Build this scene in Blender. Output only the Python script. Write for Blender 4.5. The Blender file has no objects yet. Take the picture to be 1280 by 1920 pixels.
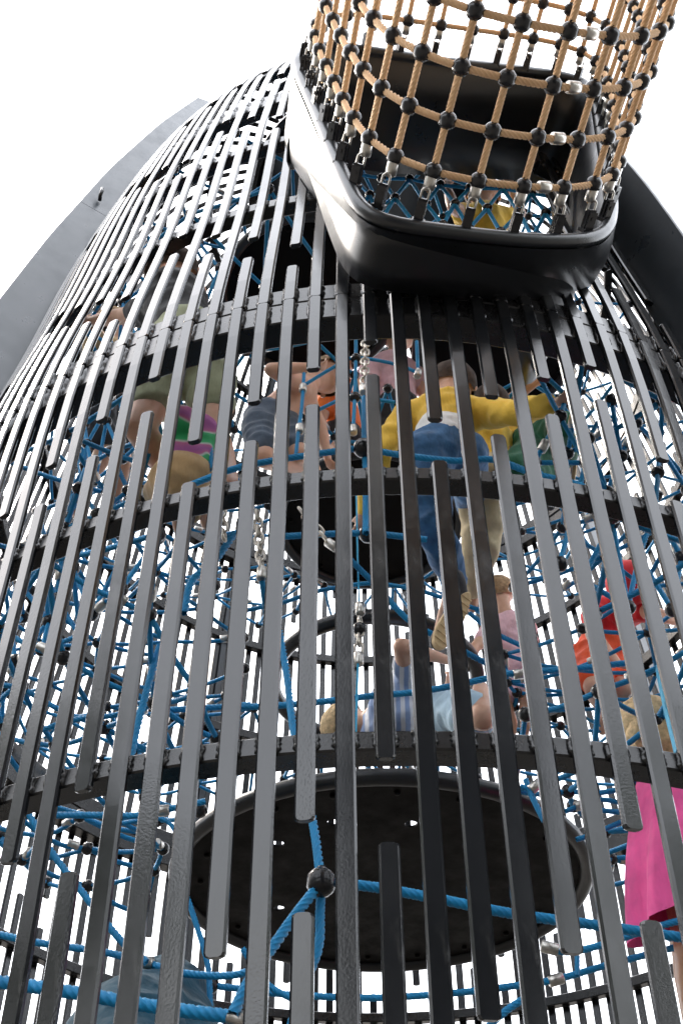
import bpy, bmesh, math, random
import numpy as np
from mathutils import Vector, Matrix, noise
random.seed(7)
rnd = random.Random(11)
SC = bpy.context.scene
COL = SC.collection
PI = math.pi
# ------------------------------------------------------------------ camera
CAM = Vector((0.0, -3.316, 1.5))
FPX, PITCH, ROLL, YAW = 1700.0, 0.8236, -0.0034, -0.0452
cam = bpy.data.objects.new('camera', bpy.data.cameras.new('camera'))
COL.objects.link(cam)
cam.location = CAM
cam.rotation_euler = (Matrix.Rotation(-YAW, 3, 'Z') @ Matrix.Rotation(PI/2+PITCH, 3, 'X') @ Matrix.Rotation(-ROLL, 3, 'Z')).to_euler()
cam.data.sensor_fit = 'HORIZONTAL'
cam.data.sensor_width = 24.0
cam.data.lens = 24.0*FPX/1280.0
cam.data.clip_start = 0.05
cam.data.clip_end = 2000
SC.camera = cam
# ------------------------------------------------------------------ sky, sun, exposure
SUN_EL, SUN_AZ = math.radians(50), math.radians(-64)      # azimuth measured from +Y towards +X
w = bpy.data.worlds.new('World'); SC.world = w; w.use_nodes = True
nt = w.node_tree; nt.nodes.clear()
out = nt.nodes.new('ShaderNodeOutputWorld'); bg = nt.nodes.new('ShaderNodeBackground')
sky = nt.nodes.new('ShaderNodeTexSky'); sky.sky_type = 'NISHITA'; sky.sun_disc = False
sky.sun_elevation = SUN_EL; sky.sun_rotation = SUN_AZ; sky.air_density = 1.0; sky.dust_density = 6.0; sky.ozone_density = 0.6
mix = nt.nodes.new('ShaderNodeMix'); mix.data_type = 'RGBA'; mix.inputs[0].default_value = 0.62
mix.inputs[7].default_value = (9.6, 9.75, 10.0, 1)          # the even white overcast layer over the clear sky
nt.links.new(sky.outputs[0], mix.inputs[6]); nt.links.new(mix.outputs[2], bg.inputs[0])
bg.inputs[1].default_value = 0.15
nt.links.new(bg.outputs[0], out.inputs[0])
sd = bpy.data.lights.new('sun', 'SUN'); sd.energy = 1.2; sd.angle = math.radians(12); sd.color = (1.0, 0.95, 0.87)
sun = bpy.data.objects.new('sun', sd); COL.objects.link(sun)
dv = Vector((math.sin(SUN_AZ)*math.cos(SUN_EL), math.cos(SUN_AZ)*math.cos(SUN_EL), math.sin(SUN_EL)))
sun.rotation_euler = dv.to_track_quat('Z', 'Y').to_euler()
SC.view_settings.view_transform = 'Standard'; SC.view_settings.look = 'None'
SC.view_settings.gamma = 1.0; SC.view_settings.exposure = 2.15; SC.view_settings.use_curve_mapping = False
SC.render.engine = 'CYCLES'
SC.cycles.max_bounces = 8; SC.cycles.diffuse_bounces = 4; SC.cycles.glossy_bounces = 4
# ------------------------------------------------------------------ helpers
def ray(x, y):
    a, b = x-640.0, 960.0-y
    c, s = math.cos(ROLL), math.sin(ROLL)
    xx, uu = c*a+s*b, -s*a+c*b
    d = (xx, FPX*math.cos(PITCH)-uu*math.sin(PITCH), FPX*math.sin(PITCH)+uu*math.cos(PITCH))
    c, s = math.cos(-YAW), math.sin(-YAW)
    return Vector((c*d[0]-s*d[1], s*d[0]+c*d[1], d[2])).normalized()
def at(x, y, Y):            # the point of the place seen at (x, y) of the photograph, at the depth Y
    d = ray(x, y)
    return CAM + d*((Y-CAM.y)/d.y)
def link(o, parent=None):
    COL.objects.link(o)
    if parent is not None: o.parent = parent
    return o
def tag(o, label=None, cat=None, group=None, kind=None):
    if label: o['label'] = label
    if cat: o['category'] = cat
    if group: o['group'] = group
    if kind: o['kind'] = kind
    return o
def empty(name, loc=(0, 0, 0), **k):
    o = bpy.data.objects.new(name, None); COL.objects.link(o); o.location = loc; o.empty_display_size = .1
    bpy.context.view_layer.update()
    return tag(o, **k)
def put(o, parent):         # parent keeping the world place (parents are only translated)
    if parent is not None:
        o.parent = parent; q = parent; off = Vector()
        while q is not None: off += Vector(q.location); q = q.parent
        o.location = Vector(o.location) - off
    return o
def mesh(name, V, F, mat, parent=None, smooth=False, uv=None):
    me = bpy.data.meshes.new(name)
    V = np.asarray(V, dtype=np.float32).reshape(-1, 3)
    if isinstance(F, np.ndarray):
        n, k = F.shape
        me.vertices.add(len(V)); me.vertices.foreach_set('co', V.ravel())
        me.loops.add(n*k); me.loops.foreach_set('vertex_index', F.ravel().astype(np.int32))
        me.polygons.add(n); me.polygons.foreach_set('loop_start', np.arange(0, n*k, k, dtype=np.int32))
        me.polygons.foreach_set('loop_total', np.full(n, k, dtype=np.int32))
        me.update(calc_edges=True); me.validate()
    else:
        me.from_pydata([tuple(map(float, v)) for v in V], [], F); me.update()
    if smooth: me.polygons.foreach_set('use_smooth', [True]*len(me.polygons))
    me.materials.append(mat)
    o = bpy.data.objects.new(name, me); COL.objects.link(o)
    put(o, parent)
    return o
def inst(name, me, loc, rot=None, parent=None, scale=None):
    o = bpy.data.objects.new(name, me); COL.objects.link(o)
    o.location = loc
    if rot is not None: o.rotation_euler = rot
    if scale is not None: o.scale = scale
    return put(o, parent)
class MB:                   # a mesh builder
    def __init__(s): s.V = []; s.F = []
    def add(s, V, F):
        b = len(s.V); s.V += [tuple(v) for v in V]; s.F += [tuple(i+b for i in f) for f in F]
    def box(s, c, h, M=None):
        c = Vector(c); V = []
        for i in range(8):
            v = Vector(((1 if i & 1 else -1)*h[0], (1 if i & 2 else -1)*h[1], (1 if i & 4 else -1)*h[2]))
            if M: v = M @ v
            V.append(c+v)
        s.add(V, [(0, 2, 3, 1), (4, 5, 7, 6), (0, 1, 5, 4), (2, 6, 7, 3), (0, 4, 6, 2), (1, 3, 7, 5)])
    def tube(s, pts, r, n=10, closed=False, caps=True):
        pts = [Vector(p) for p in pts]; m = len(pts); base = len(s.V)
        T = []
        for i in range(m):
            a = pts[(i-1) % m] if (closed or i) else pts[0]; b = pts[(i+1) % m] if (closed or i < m-1) else pts[-1]
            T.append((b-a).normalized())
        u = T[0].orthogonal().normalized()
        for i in range(m):
            u = (u - T[i]*u.dot(T[i])).normalized(); v = T[i].cross(u)
            rr = r[i] if isinstance(r, (list, tuple)) else r
            for j in range(n):
                a = 2*PI*j/n; s.V.append(tuple(pts[i]+u*math.cos(a)*rr+v*math.sin(a)*rr))
        for i in range(m if closed else m-1):
            for j in range(n):
                a, b = base+i*n, base+((i+1) % m)*n
                s.F.append((a+j, a+(j+1) % n, b+(j+1) % n, b+j))
        if caps and not closed:
            s.F.append(tuple(base+j for j in reversed(range(n)))); s.F.append(tuple(base+(m-1)*n+j for j in range(n)))
    def lathe(s, prof, M=None, n=16):
        base = len(s.V); m = len(prof)
        for (r, z) in prof:
            for j in range(n):
                a = 2*PI*j/n; v = Vector((r*math.cos(a), r*math.sin(a), z))
                s.V.append(tuple(M @ v if M else v))
        for i in range(m-1):
            for j in range(n):
                a, b = base+i*n, base+(i+1)*n
                s.F.append((a+j, a+(j+1) % n, b+(j+1) % n, b+j))
        s.F.append(tuple(base+j for j in reversed(range(n)))); s.F.append(tuple(base+(m-1)*n+j for j in range(n)))
    def build(s, name, mat, parent=None, smooth=False):
        return mesh(name, s.V, s.F, mat, parent, smooth)
    def me(s, name, mat, smooth=True):
        m = bpy.data.meshes.new(name); m.from_pydata(s.V, [], s.F); m.materials.append(mat)
        if smooth: m.polygons.foreach_set('use_smooth', [True]*len(m.polygons))
        return m
def spline(pts, ds):
    P = [np.array(p, float) for p in pts]
    if len(P) == 2: P = [P[0], (P[0]+P[1])/2, P[1]]
    P = [2*P[0]-P[1]]+P+[2*P[-1]-P[-2]]
    out = []
    for i in range(1, len(P)-2):
        p0, p1, p2, p3 = P[i-1:i+3]
        n = max(2, int(np.linalg.norm(p2-p1)/ds))
        t = np.linspace(0, 1, n, endpoint=False)[:, None]
        out.append(0.5*((2*p1)+(-p0+p2)*t+(2*p0-5*p1+4*p2-p3)*t*t+(-p0+3*p1-3*p2+p3)*t**3))
    out.append(P[-2][None]); return np.vstack(out)
def rope_geo(pts, r, strands=5, fine=True):
    """a laid rope: a lobed section that turns as it runs along the path"""
    pitch = r*7.0
    L = spline(pts, r*0.75 if fine else r*3.0)
    m = len(L); n = strands*(3 if fine else 1)
    T = np.gradient(L, axis=0); T /= np.linalg.norm(T, axis=1)[:, None]+1e-9
    u = np.zeros_like(L); a = np.array(Vector(T[0]).orthogonal().normalized())
    for i in range(m):
        a = a - T[i]*a.dot(T[i]); a /= np.linalg.norm(a); u[i] = a
    v = np.cross(T, u)
    s = np.concatenate([[0], np.cumsum(np.linalg.norm(np.diff(L, axis=0), axis=1))])
    th = np.linspace(0, 2*PI, n, endpoint=False)
    lob = r*(1.04-0.34*(np.abs(np.cos(th*strands/2))**4)) if fine else np.full(n, r*.95)
    A = th[None]+2*PI*s[:, None]/pitch*(1 if fine else 0)
    V = L[:, None]+(u[:, None]*np.cos(A)[..., None]+v[:, None]*np.sin(A)[..., None])*lob[None, :, None]
    i, j = np.meshgrid(np.arange(m-1), np.arange(n), indexing='ij')
    F = np.stack([i*n+j, i*n+(j+1) % n, (i+1)*n+(j+1) % n, (i+1)*n+j], -1).reshape(-1, 4)
    return V.reshape(-1, 3), F
def rope(name, pts, r, mat, parent, strands=5, fine=True):
    V, F = rope_geo(pts, r, strands, fine)
    return mesh(name, V, F, mat, parent, smooth=True)
def aim(d):                 # rotation taking Z to d
    return Vector(d).to_track_quat('Z', 'Y').to_euler()
# ------------------------------------------------------------------ materials
def nodes(name):
    m = bpy.data.materials.new(name); m.use_nodes = True
    return m, m.node_tree, m.node_tree.nodes['Principled BSDF']
def noise_tex(t, scale, detail=4, rough=.55, src='Object', sc=None):
    tc = t.nodes.new('ShaderNodeTexCoord'); n = t.nodes.new('ShaderNodeTexNoise')
    n.inputs['Scale'].default_value = scale; n.inputs['Detail'].default_value = detail; n.inputs['Roughness'].default_value = rough
    if sc:
        mp = t.nodes.new('ShaderNodeMapping'); mp.inputs['Scale'].default_value = sc
        t.links.new(tc.outputs[src], mp.inputs[0]); t.links.new(mp.outputs[0], n.inputs['Vector'])
    else: t.links.new(tc.outputs[src], n.inputs['Vector'])
    return n
def ramp(t, src, stops):
    r = t.nodes.new('ShaderNodeValToRGB'); t.links.new(src, r.inputs[0])
    e = r.color_ramp.elements
    while len(e) < len(stops): e.new(.5)
    for k, (p, c) in enumerate(stops): e[k].position = p; e[k].color = (*c, 1) if len(c) == 3 else c
    return r
def bump(t, b, src, strength, dist):
    bp = t.nodes.new('ShaderNodeBump'); bp.inputs['Strength'].default_value = strength; bp.inputs['Distance'].default_value = dist
    t.links.new(src, bp.inputs['Height']); t.links.new(bp.outputs[0], b.inputs['Normal'])
    return bp
def paint(name, col, rough=.3, peel=.25, spec=.5, var=.25, coat=0.0):
    m, t, b = nodes(name)
    n = noise_tex(t, 3.0, 6, .65)
    lo = tuple(c*(1-var) for c in col); hi = tuple(min(1, c*(1+var)) for c in col)
    t.links.new(ramp(t, n.outputs[0], [(.3, lo), (.7, hi)]).outputs[0], b.inputs['Base Color'])
    n2 = noise_tex(t, 7.0, 8, .7)
    r = ramp(t, n2.outputs[0], [(.35, (rough*.8,)*3), (.7, (rough*1.35,)*3)])
    t.links.new(r.outputs[0], b.inputs['Roughness'])
    n3 = noise_tex(t, 210.0, 2, .5)
    bump(t, b, n3.outputs[0], peel, .0013)
    b.inputs['Specular IOR Level'].default_value = spec
    b.inputs['Coat Weight'].default_value = coat; b.inputs['Coat Roughness'].default_value = .12
    return m
M = {}
M['slat'] = paint('black_powder_coat', (.0065, .007, .008), .16, .16, .52)
def slat_wear(m):
    t = m.node_tree; b = t.nodes['Principled BSDF']; oi = t.nodes.new('ShaderNodeObjectInfo')
    bp = [n for n in t.nodes if n.type == 'BUMP'][0]
    t.links.new(ramp(t, oi.outputs['Random'], [(.0, (.03,)*3), (.55, (.10,)*3), (.8, (.18,)*3), (1.0, (.34,)*3)]).outputs[0], bp.inputs['Strength'])
    src = b.inputs['Base Color'].links[0].from_socket
    n = noise_tex(t, 5, 10, .75, sc=(1, 1, .35)); d = ramp(t, n.outputs[0], [(.56, (0, 0, 0)), (.74, (1, 1, 1))])
    mx = t.nodes.new('ShaderNodeMix'); mx.data_type = 'RGBA'; t.links.new(d.outputs[0], mx.inputs[0]); t.links.new(src, mx.inputs[6]); mx.inputs[7].default_value = (.035, .034, .032, 1)
    t.links.new(mx.outputs[2], b.inputs['Base Color'])
    rs = b.inputs['Roughness'].links[0].from_socket; ad = t.nodes.new('ShaderNodeMath'); ad.operation = 'MULTIPLY_ADD'; ad.inputs[1].default_value = .22
    t.links.new(d.outputs[0], ad.inputs[0]); t.links.new(rs, ad.inputs[2]); t.links.new(ad.outputs[0], b.inputs['Roughness'])
slat_wear(M['slat'])
M['ring'] = paint('black_ring_paint', (.006, .006, .0065), .26, .2, .4)
M['fin'] = paint('dark_panel_paint', (.028, .035, .043), .33, .06, .45, .10)
M['hood'] = paint('black_gloss_hood', (.008, .009, .011), .33, .05, .5, .2, .0)
M['plate'] = paint('black_platform_plate', (.002, .0015, .0012), .55, .2, .10, .5)
M['knot'] = paint('black_knot_plastic', (.014, .014, .016), .2, .05, .38, .2)
def metal(name, col, rough):
    m, t, b = nodes(name); b.inputs['Metallic'].default_value = 1
    n = noise_tex(t, 60, 4); t.links.new(ramp(t, n.outputs[0], [(.3, tuple(c*.7 for c in col)), (.7, col)]).outputs[0], b.inputs['Base Color'])
    b.inputs['Roughness'].default_value = rough; bump(t, b, n.outputs[0], .2, .001); return m
M['steel'] = metal('brushed_ferrule_alloy', (.58, .56, .52), .34)
M['chain'] = metal('galvanised_chain_steel', (.55, .51, .45), .35)
def fibre(name, c1, c2, rough=.75, sheen=.2):
    m, t, b = nodes(name)
    n = noise_tex(t, 900, 3, .6); n1 = noise_tex(t, 6, 4, .6)
    mx = t.nodes.new('ShaderNodeMath'); mx.operation = 'ADD'; t.links.new(n.outputs[0], mx.inputs[0]); t.links.new(n1.outputs[0], mx.inputs[1])
    hv = t.nodes.new('ShaderNodeMath'); hv.operation = 'MULTIPLY'; hv.inputs[1].default_value = .5; t.links.new(mx.outputs[0], hv.inputs[0])
    t.links.new(ramp(t, hv.outputs[0], [(.35, c1), (.65, c2)]).outputs[0], b.inputs['Base Color'])
    b.inputs['Roughness'].default_value = rough; b.inputs['Sheen Weight'].default_value = sheen
    bump(t, b, n.outputs[0], .4, .001); return m
M['tan'] = fibre('tan_polyester_rope', (.64, .40, .21), (.84, .57, .34))
M['blue'] = fibre('blue_polyester_rope', (.0, .19, .43), (.0, .30, .62), .5, .05)
M['strap'] = fibre('cyan_webbing', (.0, .30, .55), (.01, .42, .68), .5, .1)
def cloth(name, col, var=.18, stripes=None, scale=9):
    m, t, b = nodes(name)
    n = noise_tex(t, scale, 5, .6)
    lo = tuple(c*(1-var) for c in col); hi = tuple(min(1, c*(1+var)) for c in col)
    t.links.new(ramp(t, n.outputs[0], [(.3, lo), (.7, hi)]).outputs[0], b.inputs['Base Color'])
    if stripes:
        tc = t.nodes.new('ShaderNodeTexCoord'); wv = t.nodes.new('ShaderNodeTexWave'); wv.inputs['Scale'].default_value = 9; wv.inputs['Distortion'].default_value = 1.5
        t.links.new(tc.outputs['Object'], wv.inputs['Vector'])
        t.links.new(ramp(t, wv.outputs[0], [(.35, col), (.6, stripes)]).outputs[0], b.inputs['Base Color'])
    n2 = noise_tex(t, 16, 3, .5, sc=(1, 1, .35)); bump(t, b, n2.outputs[0], .7, .02)
    b.inputs['Roughness'].default_value = .85; b.inputs['Sheen Weight'].default_value = 0 if 'hair' in name else .12
    return m
def skin(name, col):
    m, t, b = nodes(name)
    n = noise_tex(t, 12, 4, .6)
    t.links.new(ramp(t, n.outputs[0], [(.3, tuple(c*.88 for c in col)), (.7, tuple(min(1, c*1.1) for c in col))]).outputs[0], b.inputs['Base Color'])
    b.inputs['Roughness'].default_value = .5; b.inputs['Subsurface Weight'].default_value = .12
    b.inputs['Subsurface Radius'].default_value = (.02, .008, .004); return m
M['skin1'] = skin('fair_skin', (.62, .36, .25)); M['skin2'] = skin('tanned_skin', (.52, .28, .17))
M['hair_d'] = cloth('dark_brown_hair', (.05, .03, .02), .5, scale=60); M['hair_b'] = cloth('light_brown_hair', (.34, .22, .12), .45, scale=60)
M['hair_y'] = cloth('blonde_hair', (.55, .40, .22), .4, scale=60)
M['eye'] = paint('eye_dark', (.02, .015, .01), .1, 0)
# ------------------------------------------------------------------ ground
def ground_mat():
    m, t, b = nodes('rubber_play_surface')
    n = noise_tex(t, 500, 3, .7); n1 = noise_tex(t, .4, 4)
    t.links.new(ramp(t, n.outputs[0], [(.35, (.035, .031, .028)), (.6, (.10, .092, .08))]).outputs[0], b.inputs['Base Color'])
    b.inputs['Roughness'].default_value = .9; bump(t, b, n.outputs[0], .5, .003); return m
g = mesh('ground', [(-600, -600, 0), (600, -600, 0), (600, 600, 0), (-600, 600, 0)], [(0, 1, 2, 3)], ground_mat())
tag(g, kind='structure')
# ------------------------------------------------------------------ tower
ZP = [0, .81, 1.5, 1.994, 2.447, 3.154, 3.934, 4.766, 5.472, 6.249, 7.077, 7.825, 8.515, 8.975]
RP = [1.59, 1.679, 1.748, 1.788, 1.84, 1.904, 1.956, 1.909, 1.885, 1.827, 1.725, 1.552, 1.288, .92]
def _spl():
    x = np.array(ZP); y = np.array(RP); n = len(x); h = np.diff(x); A = np.zeros((n, n)); b = np.zeros(n); A[0, 0] = A[-1, -1] = 1
    for i in range(1, n-1):
        A[i, i-1] = h[i-1]; A[i, i] = 2*(h[i-1]+h[i]); A[i, i+1] = h[i]; b[i] = 6*((y[i+1]-y[i])/h[i]-(y[i]-y[i-1])/h[i-1])
    return x, y, h, np.linalg.solve(A, b)
_X, _Y, _H, _M = _spl()
def prof(z):
    i = int(min(max(np.searchsorted(_X, z)-1, 0), len(_X)-2)); t = z-_X[i]
    return float(_Y[i]+t*((_Y[i+1]-_Y[i])/_H[i]-_H[i]*(2*_M[i]+_M[i+1])/6)+t*t*_M[i]/2+t**3*(_M[i+1]-_M[i])/(6*_H[i]))
DPH, PH0 = 2*PI/153, -.0318
def pol(az, r, z): return Vector((r*math.sin(az), -r*math.cos(az), z))
def cylhit(x, y, dr=0.0):   # where the line of sight first meets the tower's shell
    d = ray(x, y); t = .4
    while t < 9:
        q = CAM+d*t
        if math.hypot(q.x, q.y) < prof(min(max(q.z, 0), 8.9))+dr: return q
        t += .002
tower = empty('climbing_tower', (0, 0, 0), label='tall black bullet shaped climbing tower of vertical steel slats with a tunnel mouth', cat='climbing tower')
SW, ST = .0385, .016
def slat_geo(z0, z1):
    """a slat in its own meridian plane: x across, y radial (outwards -y)"""
    c = .007; L = z1-z0
    n = max(2, int(L/.14)); zs = [z0, z0+c*.3, z0+c]+[z0+c+(L-2*c)*i/n for i in range(1, n)]+[z1-c, z1-c*.3, z1]
    wd = [SW/2-c, SW/2-c*.3, SW/2]+[SW/2]*(n-1)+[SW/2, SW/2-c*.3, SW/2-c]
    b = .0044; V = []
    for z, hw in zip(zs, wd):
        r = prof(z); sl = (prof(z+.01)-prof(z-.01))/.02; nr = 1/math.sqrt(1+sl*sl); nz = -sl*nr
        for (x, d) in ((-hw, b), (-hw+b, 0), (hw-b, 0), (hw, b), (hw, ST-b), (hw-b, ST), (-hw+b, ST), (-hw, ST-b)):
            V.append((x, -(r-d*nr), z-d*nz))
    m = len(zs); F = []
    for i in range(m-1):
        for j in range(8): F.append((i*8+j, i*8+(j+1) % 8, (i+1)*8+(j+1) % 8, (i+1)*8+j))
    F.append(tuple(reversed(range(8)))); F.append(tuple((m-1)*8+j for j in range(8)))
    return V, F
_sc = {}
def slat_mesh(z0, z1):
    k = (round(z0, 3), round(z1, 3))
    if k not in _sc:
        V, F = slat_geo(z0, z1); me = bpy.data.meshes.new('slat'); me.from_pydata(V, [], F); me.materials.append(M['slat']); _sc[k] = me
    return _sc[k]
SEAMC, SEAMF = 3.934, 6.249
def slat_spans(k):
    """the free ends step from slat to slat as in a saw tooth that repeats every eight slats"""
    if k % 2:
        j = ((k-3)//2) % 4
        lo = [1.994, 2.095, 2.312, 2.424][j]; hi = 3.205+.108*j
        sp = [(.35+.1*j, lo-.156), (lo, hi), (hi+.15, 4.90+.0*j), (4.90, 8.95)]
        up = 6.62+.12*j
        sp = [(.35+.1*j, lo-.156), (lo, hi), (hi+.15, up), (up+.15, 8.93)]
    else:
        j = ((-2-k)//2) % 4
        a = 4.155+.128*j; b = 5.49+.135*((j) % 4)
        sp = [(.15, .9+.1*j), (1.05+.1*j, a), (a+.17, b), (b+.19, 7.95)]
    out = []
    for (a, b) in sp:
        cuts = [s for s in (SEAMC, SEAMF) if a+.05 < s < b-.05]
        p = a
        for c in cuts: out.append((p, c-.0012)); p = c+.0012
        out.append((p, b))
    return out
KL, KR = -22, 14.5
FINAZ = [PH0+DPH*KL, PH0+DPH*KR, PH0+DPH*KR+PI/2+.05, PH0+DPH*KL-PI/2-.05]
# hood outline on the shell, used to stop the slats
BACK = [((640, 440)), (652, 492), (715, 508), (790, 520), (890, 532), (990, 543), (1075, 549), (1105, 535), (1122, 480)]
def hood_limits(k):
    """slats that meet the hood stop at its edge: returns (z_low, z_high) hidden by it"""
    az = PH0+DPH*k; lim = {-2: (5.19, 99), -1: (4.74, 99), 0: (4.345, 99), 1: (4.02, 99), 2: (4.04, 99), 3: (4.035, 99), 4: (4.03, 99), 5: (4.032, 99), 6: (4.04, 99), 7: (4.06, 99), 8: (4.09, 99), 9: (4.16, 99), 10: (4.55, 99), 11: (5.2, 99)}
    return lim.get(k)
allsl = []
for k in range(-76, 77):
    az = PH0+DPH*k
    if any(abs(((az-f+PI) % (2*PI))-PI) < DPH*.45 for f in FINAZ): continue
    for (a, b) in slat_spans(k):
        h = hood_limits(k)
        if h:
            if a >= h[0]-.04: 
                continue
            b = min(b, h[0])
        if b-a < .08: continue
        mid = pol(az, prof((a+b)/2), (a+b)/2); dist = (mid-CAM).length
        front = -24 <= k <= 17
        allsl.append(((b-a)/dist*(10 if front else 1), k, az, a, b))
allsl.sort(key=lambda t: -t[0])
restV, restF = [], []
for n, (s, k, az, a, b) in enumerate(allsl):
    if n < 296:
        inst('slat', slat_mesh(a, b), (0, 0, 0), (0, 0, az), tower)
    else:
        V, F = slat_geo(a, b); c, sn = math.cos(az), math.sin(az); base = len(restV)
        restV += [(c*x-sn*y, sn*x+c*y, z) for x, y, z in V]; restF += [tuple(i+base for i in f) for f in F]
tag(mesh('far_slats', restV, restF, M['slat'], tower), kind='stuff')
# ring beams: square tube bent into circles
def ringbeam(z0, h, dep, n=150, name='ring_beam', a0=0, a1=2*PI, mat=None):
    R = prof(z0+h/2)-ST+.001; b = .004; V = []; F = []
    sec = [(0, b), (0, h-b), (-b, h), (-dep+b, h), (-dep, h-b), (-dep, b), (-dep+b, 0), (-b, 0)]
    full = a1-a0 > 6.28318; m = n if full else n+1
    for i in range(m):
        az = a0+(a1-a0)*i/n
        for dr, dz in sec: V.append(pol(az, R+dr, z0+dz))
    for i in range(n):
        for j in range(8): F.append((i*8+j, ((i+1) % m)*8+j, ((i+1) % m)*8+(j+1) % 8, i*8+(j+1) % 8))
    if not full: F += [tuple(range(8)), tuple(n*8+j for j in reversed(range(8)))]
    return mesh(name, V, F, mat or M['ring'], tower)
RINGS = [(.12, .05, .06), (.95, .043, .055), (1.62, .043, .055), (2.447, .043, .062), (3.154, .045, .056), (3.83, .1025, .085), (3.9355, .085, .085), (4.766, .06, .05), (5.472, .06, .05), (6.165, .0825, .06), (6.2505, .08, .06), (7.077, .05, .05), (7.825, .05, .05), (8.515, .05, .05), (8.9, .06, .06)]
for (z0, h, d) in RINGS:
    cut = {4.766: (-.6, 10.6), 5.472: (-2.6, 11.5), 6.165: (-2.6, 7), 6.2505: (-2.6, 7)}.get(z0)
    if cut: ringbeam(z0, h, d, a0=PH0+DPH*cut[1], a1=PH0+DPH*cut[0]+2*PI)
    else: ringbeam(z0, h, d)
# weld beads where slats meet beams
def welds():
    V = []; F = []
    for k in range(-24, 17):
        az = PH0+DPH*k
        sp = slat_spans(k); lim = hood_limits(k)
        for (z0, h, d) in RINGS[3:]:
            zc = z0+h/2
            if zc > 7: continue
            if lim and zc > lim[0]: continue
            if not any(a < zc < b for a, b in sp): continue
            for sd in (-1, 1):
                n = 9; base = len(V)
                R = prof(zc)-ST
                for i in range(n+1):
                    t = i/n; z = z0+.003+(h-.006)*t
                    j1, j2 = rnd.uniform(.6, 1.4), rnd.uniform(.6, 1.4)
                    x0 = sd*(SW/2-.001); wd = sd*.0075*j1; pr = .0085*j2
                    if i in (0, n): wd *= .3; pr *= .3
                    for (x, dr) in ((x0, pr), (x0+wd*.6, pr*.85), (x0+wd, 0.0)):
                        q = pol(az, R+dr, z); q += Vector((math.cos(az), math.sin(az), 0))*x; V.append(q)
                for i in range(n):
                    for j in range(2):
                        a = base+i*3+j; F.append((a, a+1, a+4, a+3) if sd > 0 else (a, a+3, a+4, a+1))
    o = mesh('weld_beads', V, F, M['ring'], tower, smooth=True); tag(o, kind='stuff')
welds()
# top cap
cap = MB(); cap.lathe([(.90, 8.955), (.86, 9.03), (.7, 9.10), (.4, 9.15), (.05, 9.17)], None, 48); cap.build('cap', M['fin'], tower, True)
# side fins: hollow sheet steel fins that stand out radially
FZ = [(.05, 1.72), (1.0, 1.87), (2.0, 2.0), (3.0, 2.11), (3.9, 2.155), (4.55, 2.14), (5.0, 2.12), (5.25, 2.10), (5.99, 2.036), (6.447, 1.979), (6.98, 1.917), (7.42, 1.845), (8.07, 1.735), (8.89, 1.554)]
_fz = np.linspace(.05, 8.89, 400); _fr = np.interp(_fz, [a for a, b in FZ], [b for a, b in FZ])
for _ in range(60): _fr[1:-1] = (_fr[:-2]+2*_fr[1:-1]+_fr[2:])/4
def finr(z): return float(np.interp(z, _fz, _fr))
def fin_panel(az, z0, z1, tip=False):
    n = max(3, int((z1-z0)/.045)); V = []; F = []; th = .018
    ex = Vector((math.cos(az), math.sin(az), 0))
    for i in range(n+1):
        z = z0+(z1-z0)*i/n
        ro = finr(z); ri = prof(min(z, 8.9))-.035
        zi = z
        if tip and i == n: ro -= .0; zi = z+.07; ri = 1.443
        elif tip: ri = min(ri+max(0, z-8.2)*.55, ro-.05)
        sec = [(ro-.004, -th, 0), (ro, -th+.004, 0), (ro, th-.004, 0), (ro-.004, th, 0), (ri, th, 1), (ri, -th, 1)]
        for r, x, inner in sec: V.append(pol(az, r, zi if inner and tip and i == n else z)+ex*x)
    m = 6
    for i in range(n):
        for j in range(m): F.append((i*m+j, i*m+(j+1) % m, (i+1)*m+(j+1) % m, (i+1)*m+j))
    F.append(tuple(reversed(range(m)))); F.append(tuple(n*m+j for j in range(m)))
    o = mesh('side_fin', V, F, M['fin'], tower, smooth=False)
    return o
for az in FINAZ:
    for (a, b, tp) in ((.05, 3.93, False), (3.934, 6.45, False), (6.4535, 8.89, True)): fin_panel(az, a, b, tp)
# black hook on the left fin
hk = MB(); q = pol(FINAZ[0], 1.89, 6.56); hk.tube([q+Vector((.02, -.02, 0)), q+Vector((.03, -.05, 0)), q+Vector((.035, -.06, .03)), q+Vector((.03, -.06, .07))], .011, 8); hk.build('lifting_lug', M['ring'], tower, True)
# ------------------------------------------------------------------ tunnel mouth (hood)
NH = Vector((-.249, .9685, 0)).normalized()            # into the tower
P0 = Vector((.363, -2.12, 3.941)); E1 = Vector((NH.y, -NH.x, 0))
def onrim(x, y):
    d = ray(x, y); return CAM+d*((P0-CAM).dot(NH)/d.dot(NH))
RIMPX = [(1118, 200), (1105, 165), (1090, 152), (1040, 140), (950, 130), (850, 119), (760, 108), (700, 97), (620, 87), (575, 92), (557, 112), (565, 145), (590, 200), (610, 250), (630, 300), (652, 350), (672, 388), (700, 412), (740, 422), (800, 430), (900, 443), (1000, 452), (1090, 452), (1125, 443), (1142, 420), (1146, 385), (1138, 320), (1128, 260)]
rim = [onrim(*p) for p in RIMPX]
def lpts(L, n):              # even resampling of a closed outline, smoothed
    P = np.array([tuple(p) for p in L]); Q = np.vstack([P, P[:1]])
    s = np.concatenate([[0], np.cumsum(np.linalg.norm(np.diff(Q, axis=0), axis=1))])
    t = np.linspace(0, s[-1], n, endpoint=False)
    R = np.stack([np.interp(t, s, Q[:, i]) for i in range(3)], 1)
    for _ in range(2): R = (np.roll(R, 1, 0)+2*R+np.roll(R, -1, 0))/4
    return [Vector(r) for r in R]
NR = 120
RL = lpts(rim, NR)
cR = sum(RL, Vector())/NR
hood = MB()
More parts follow.
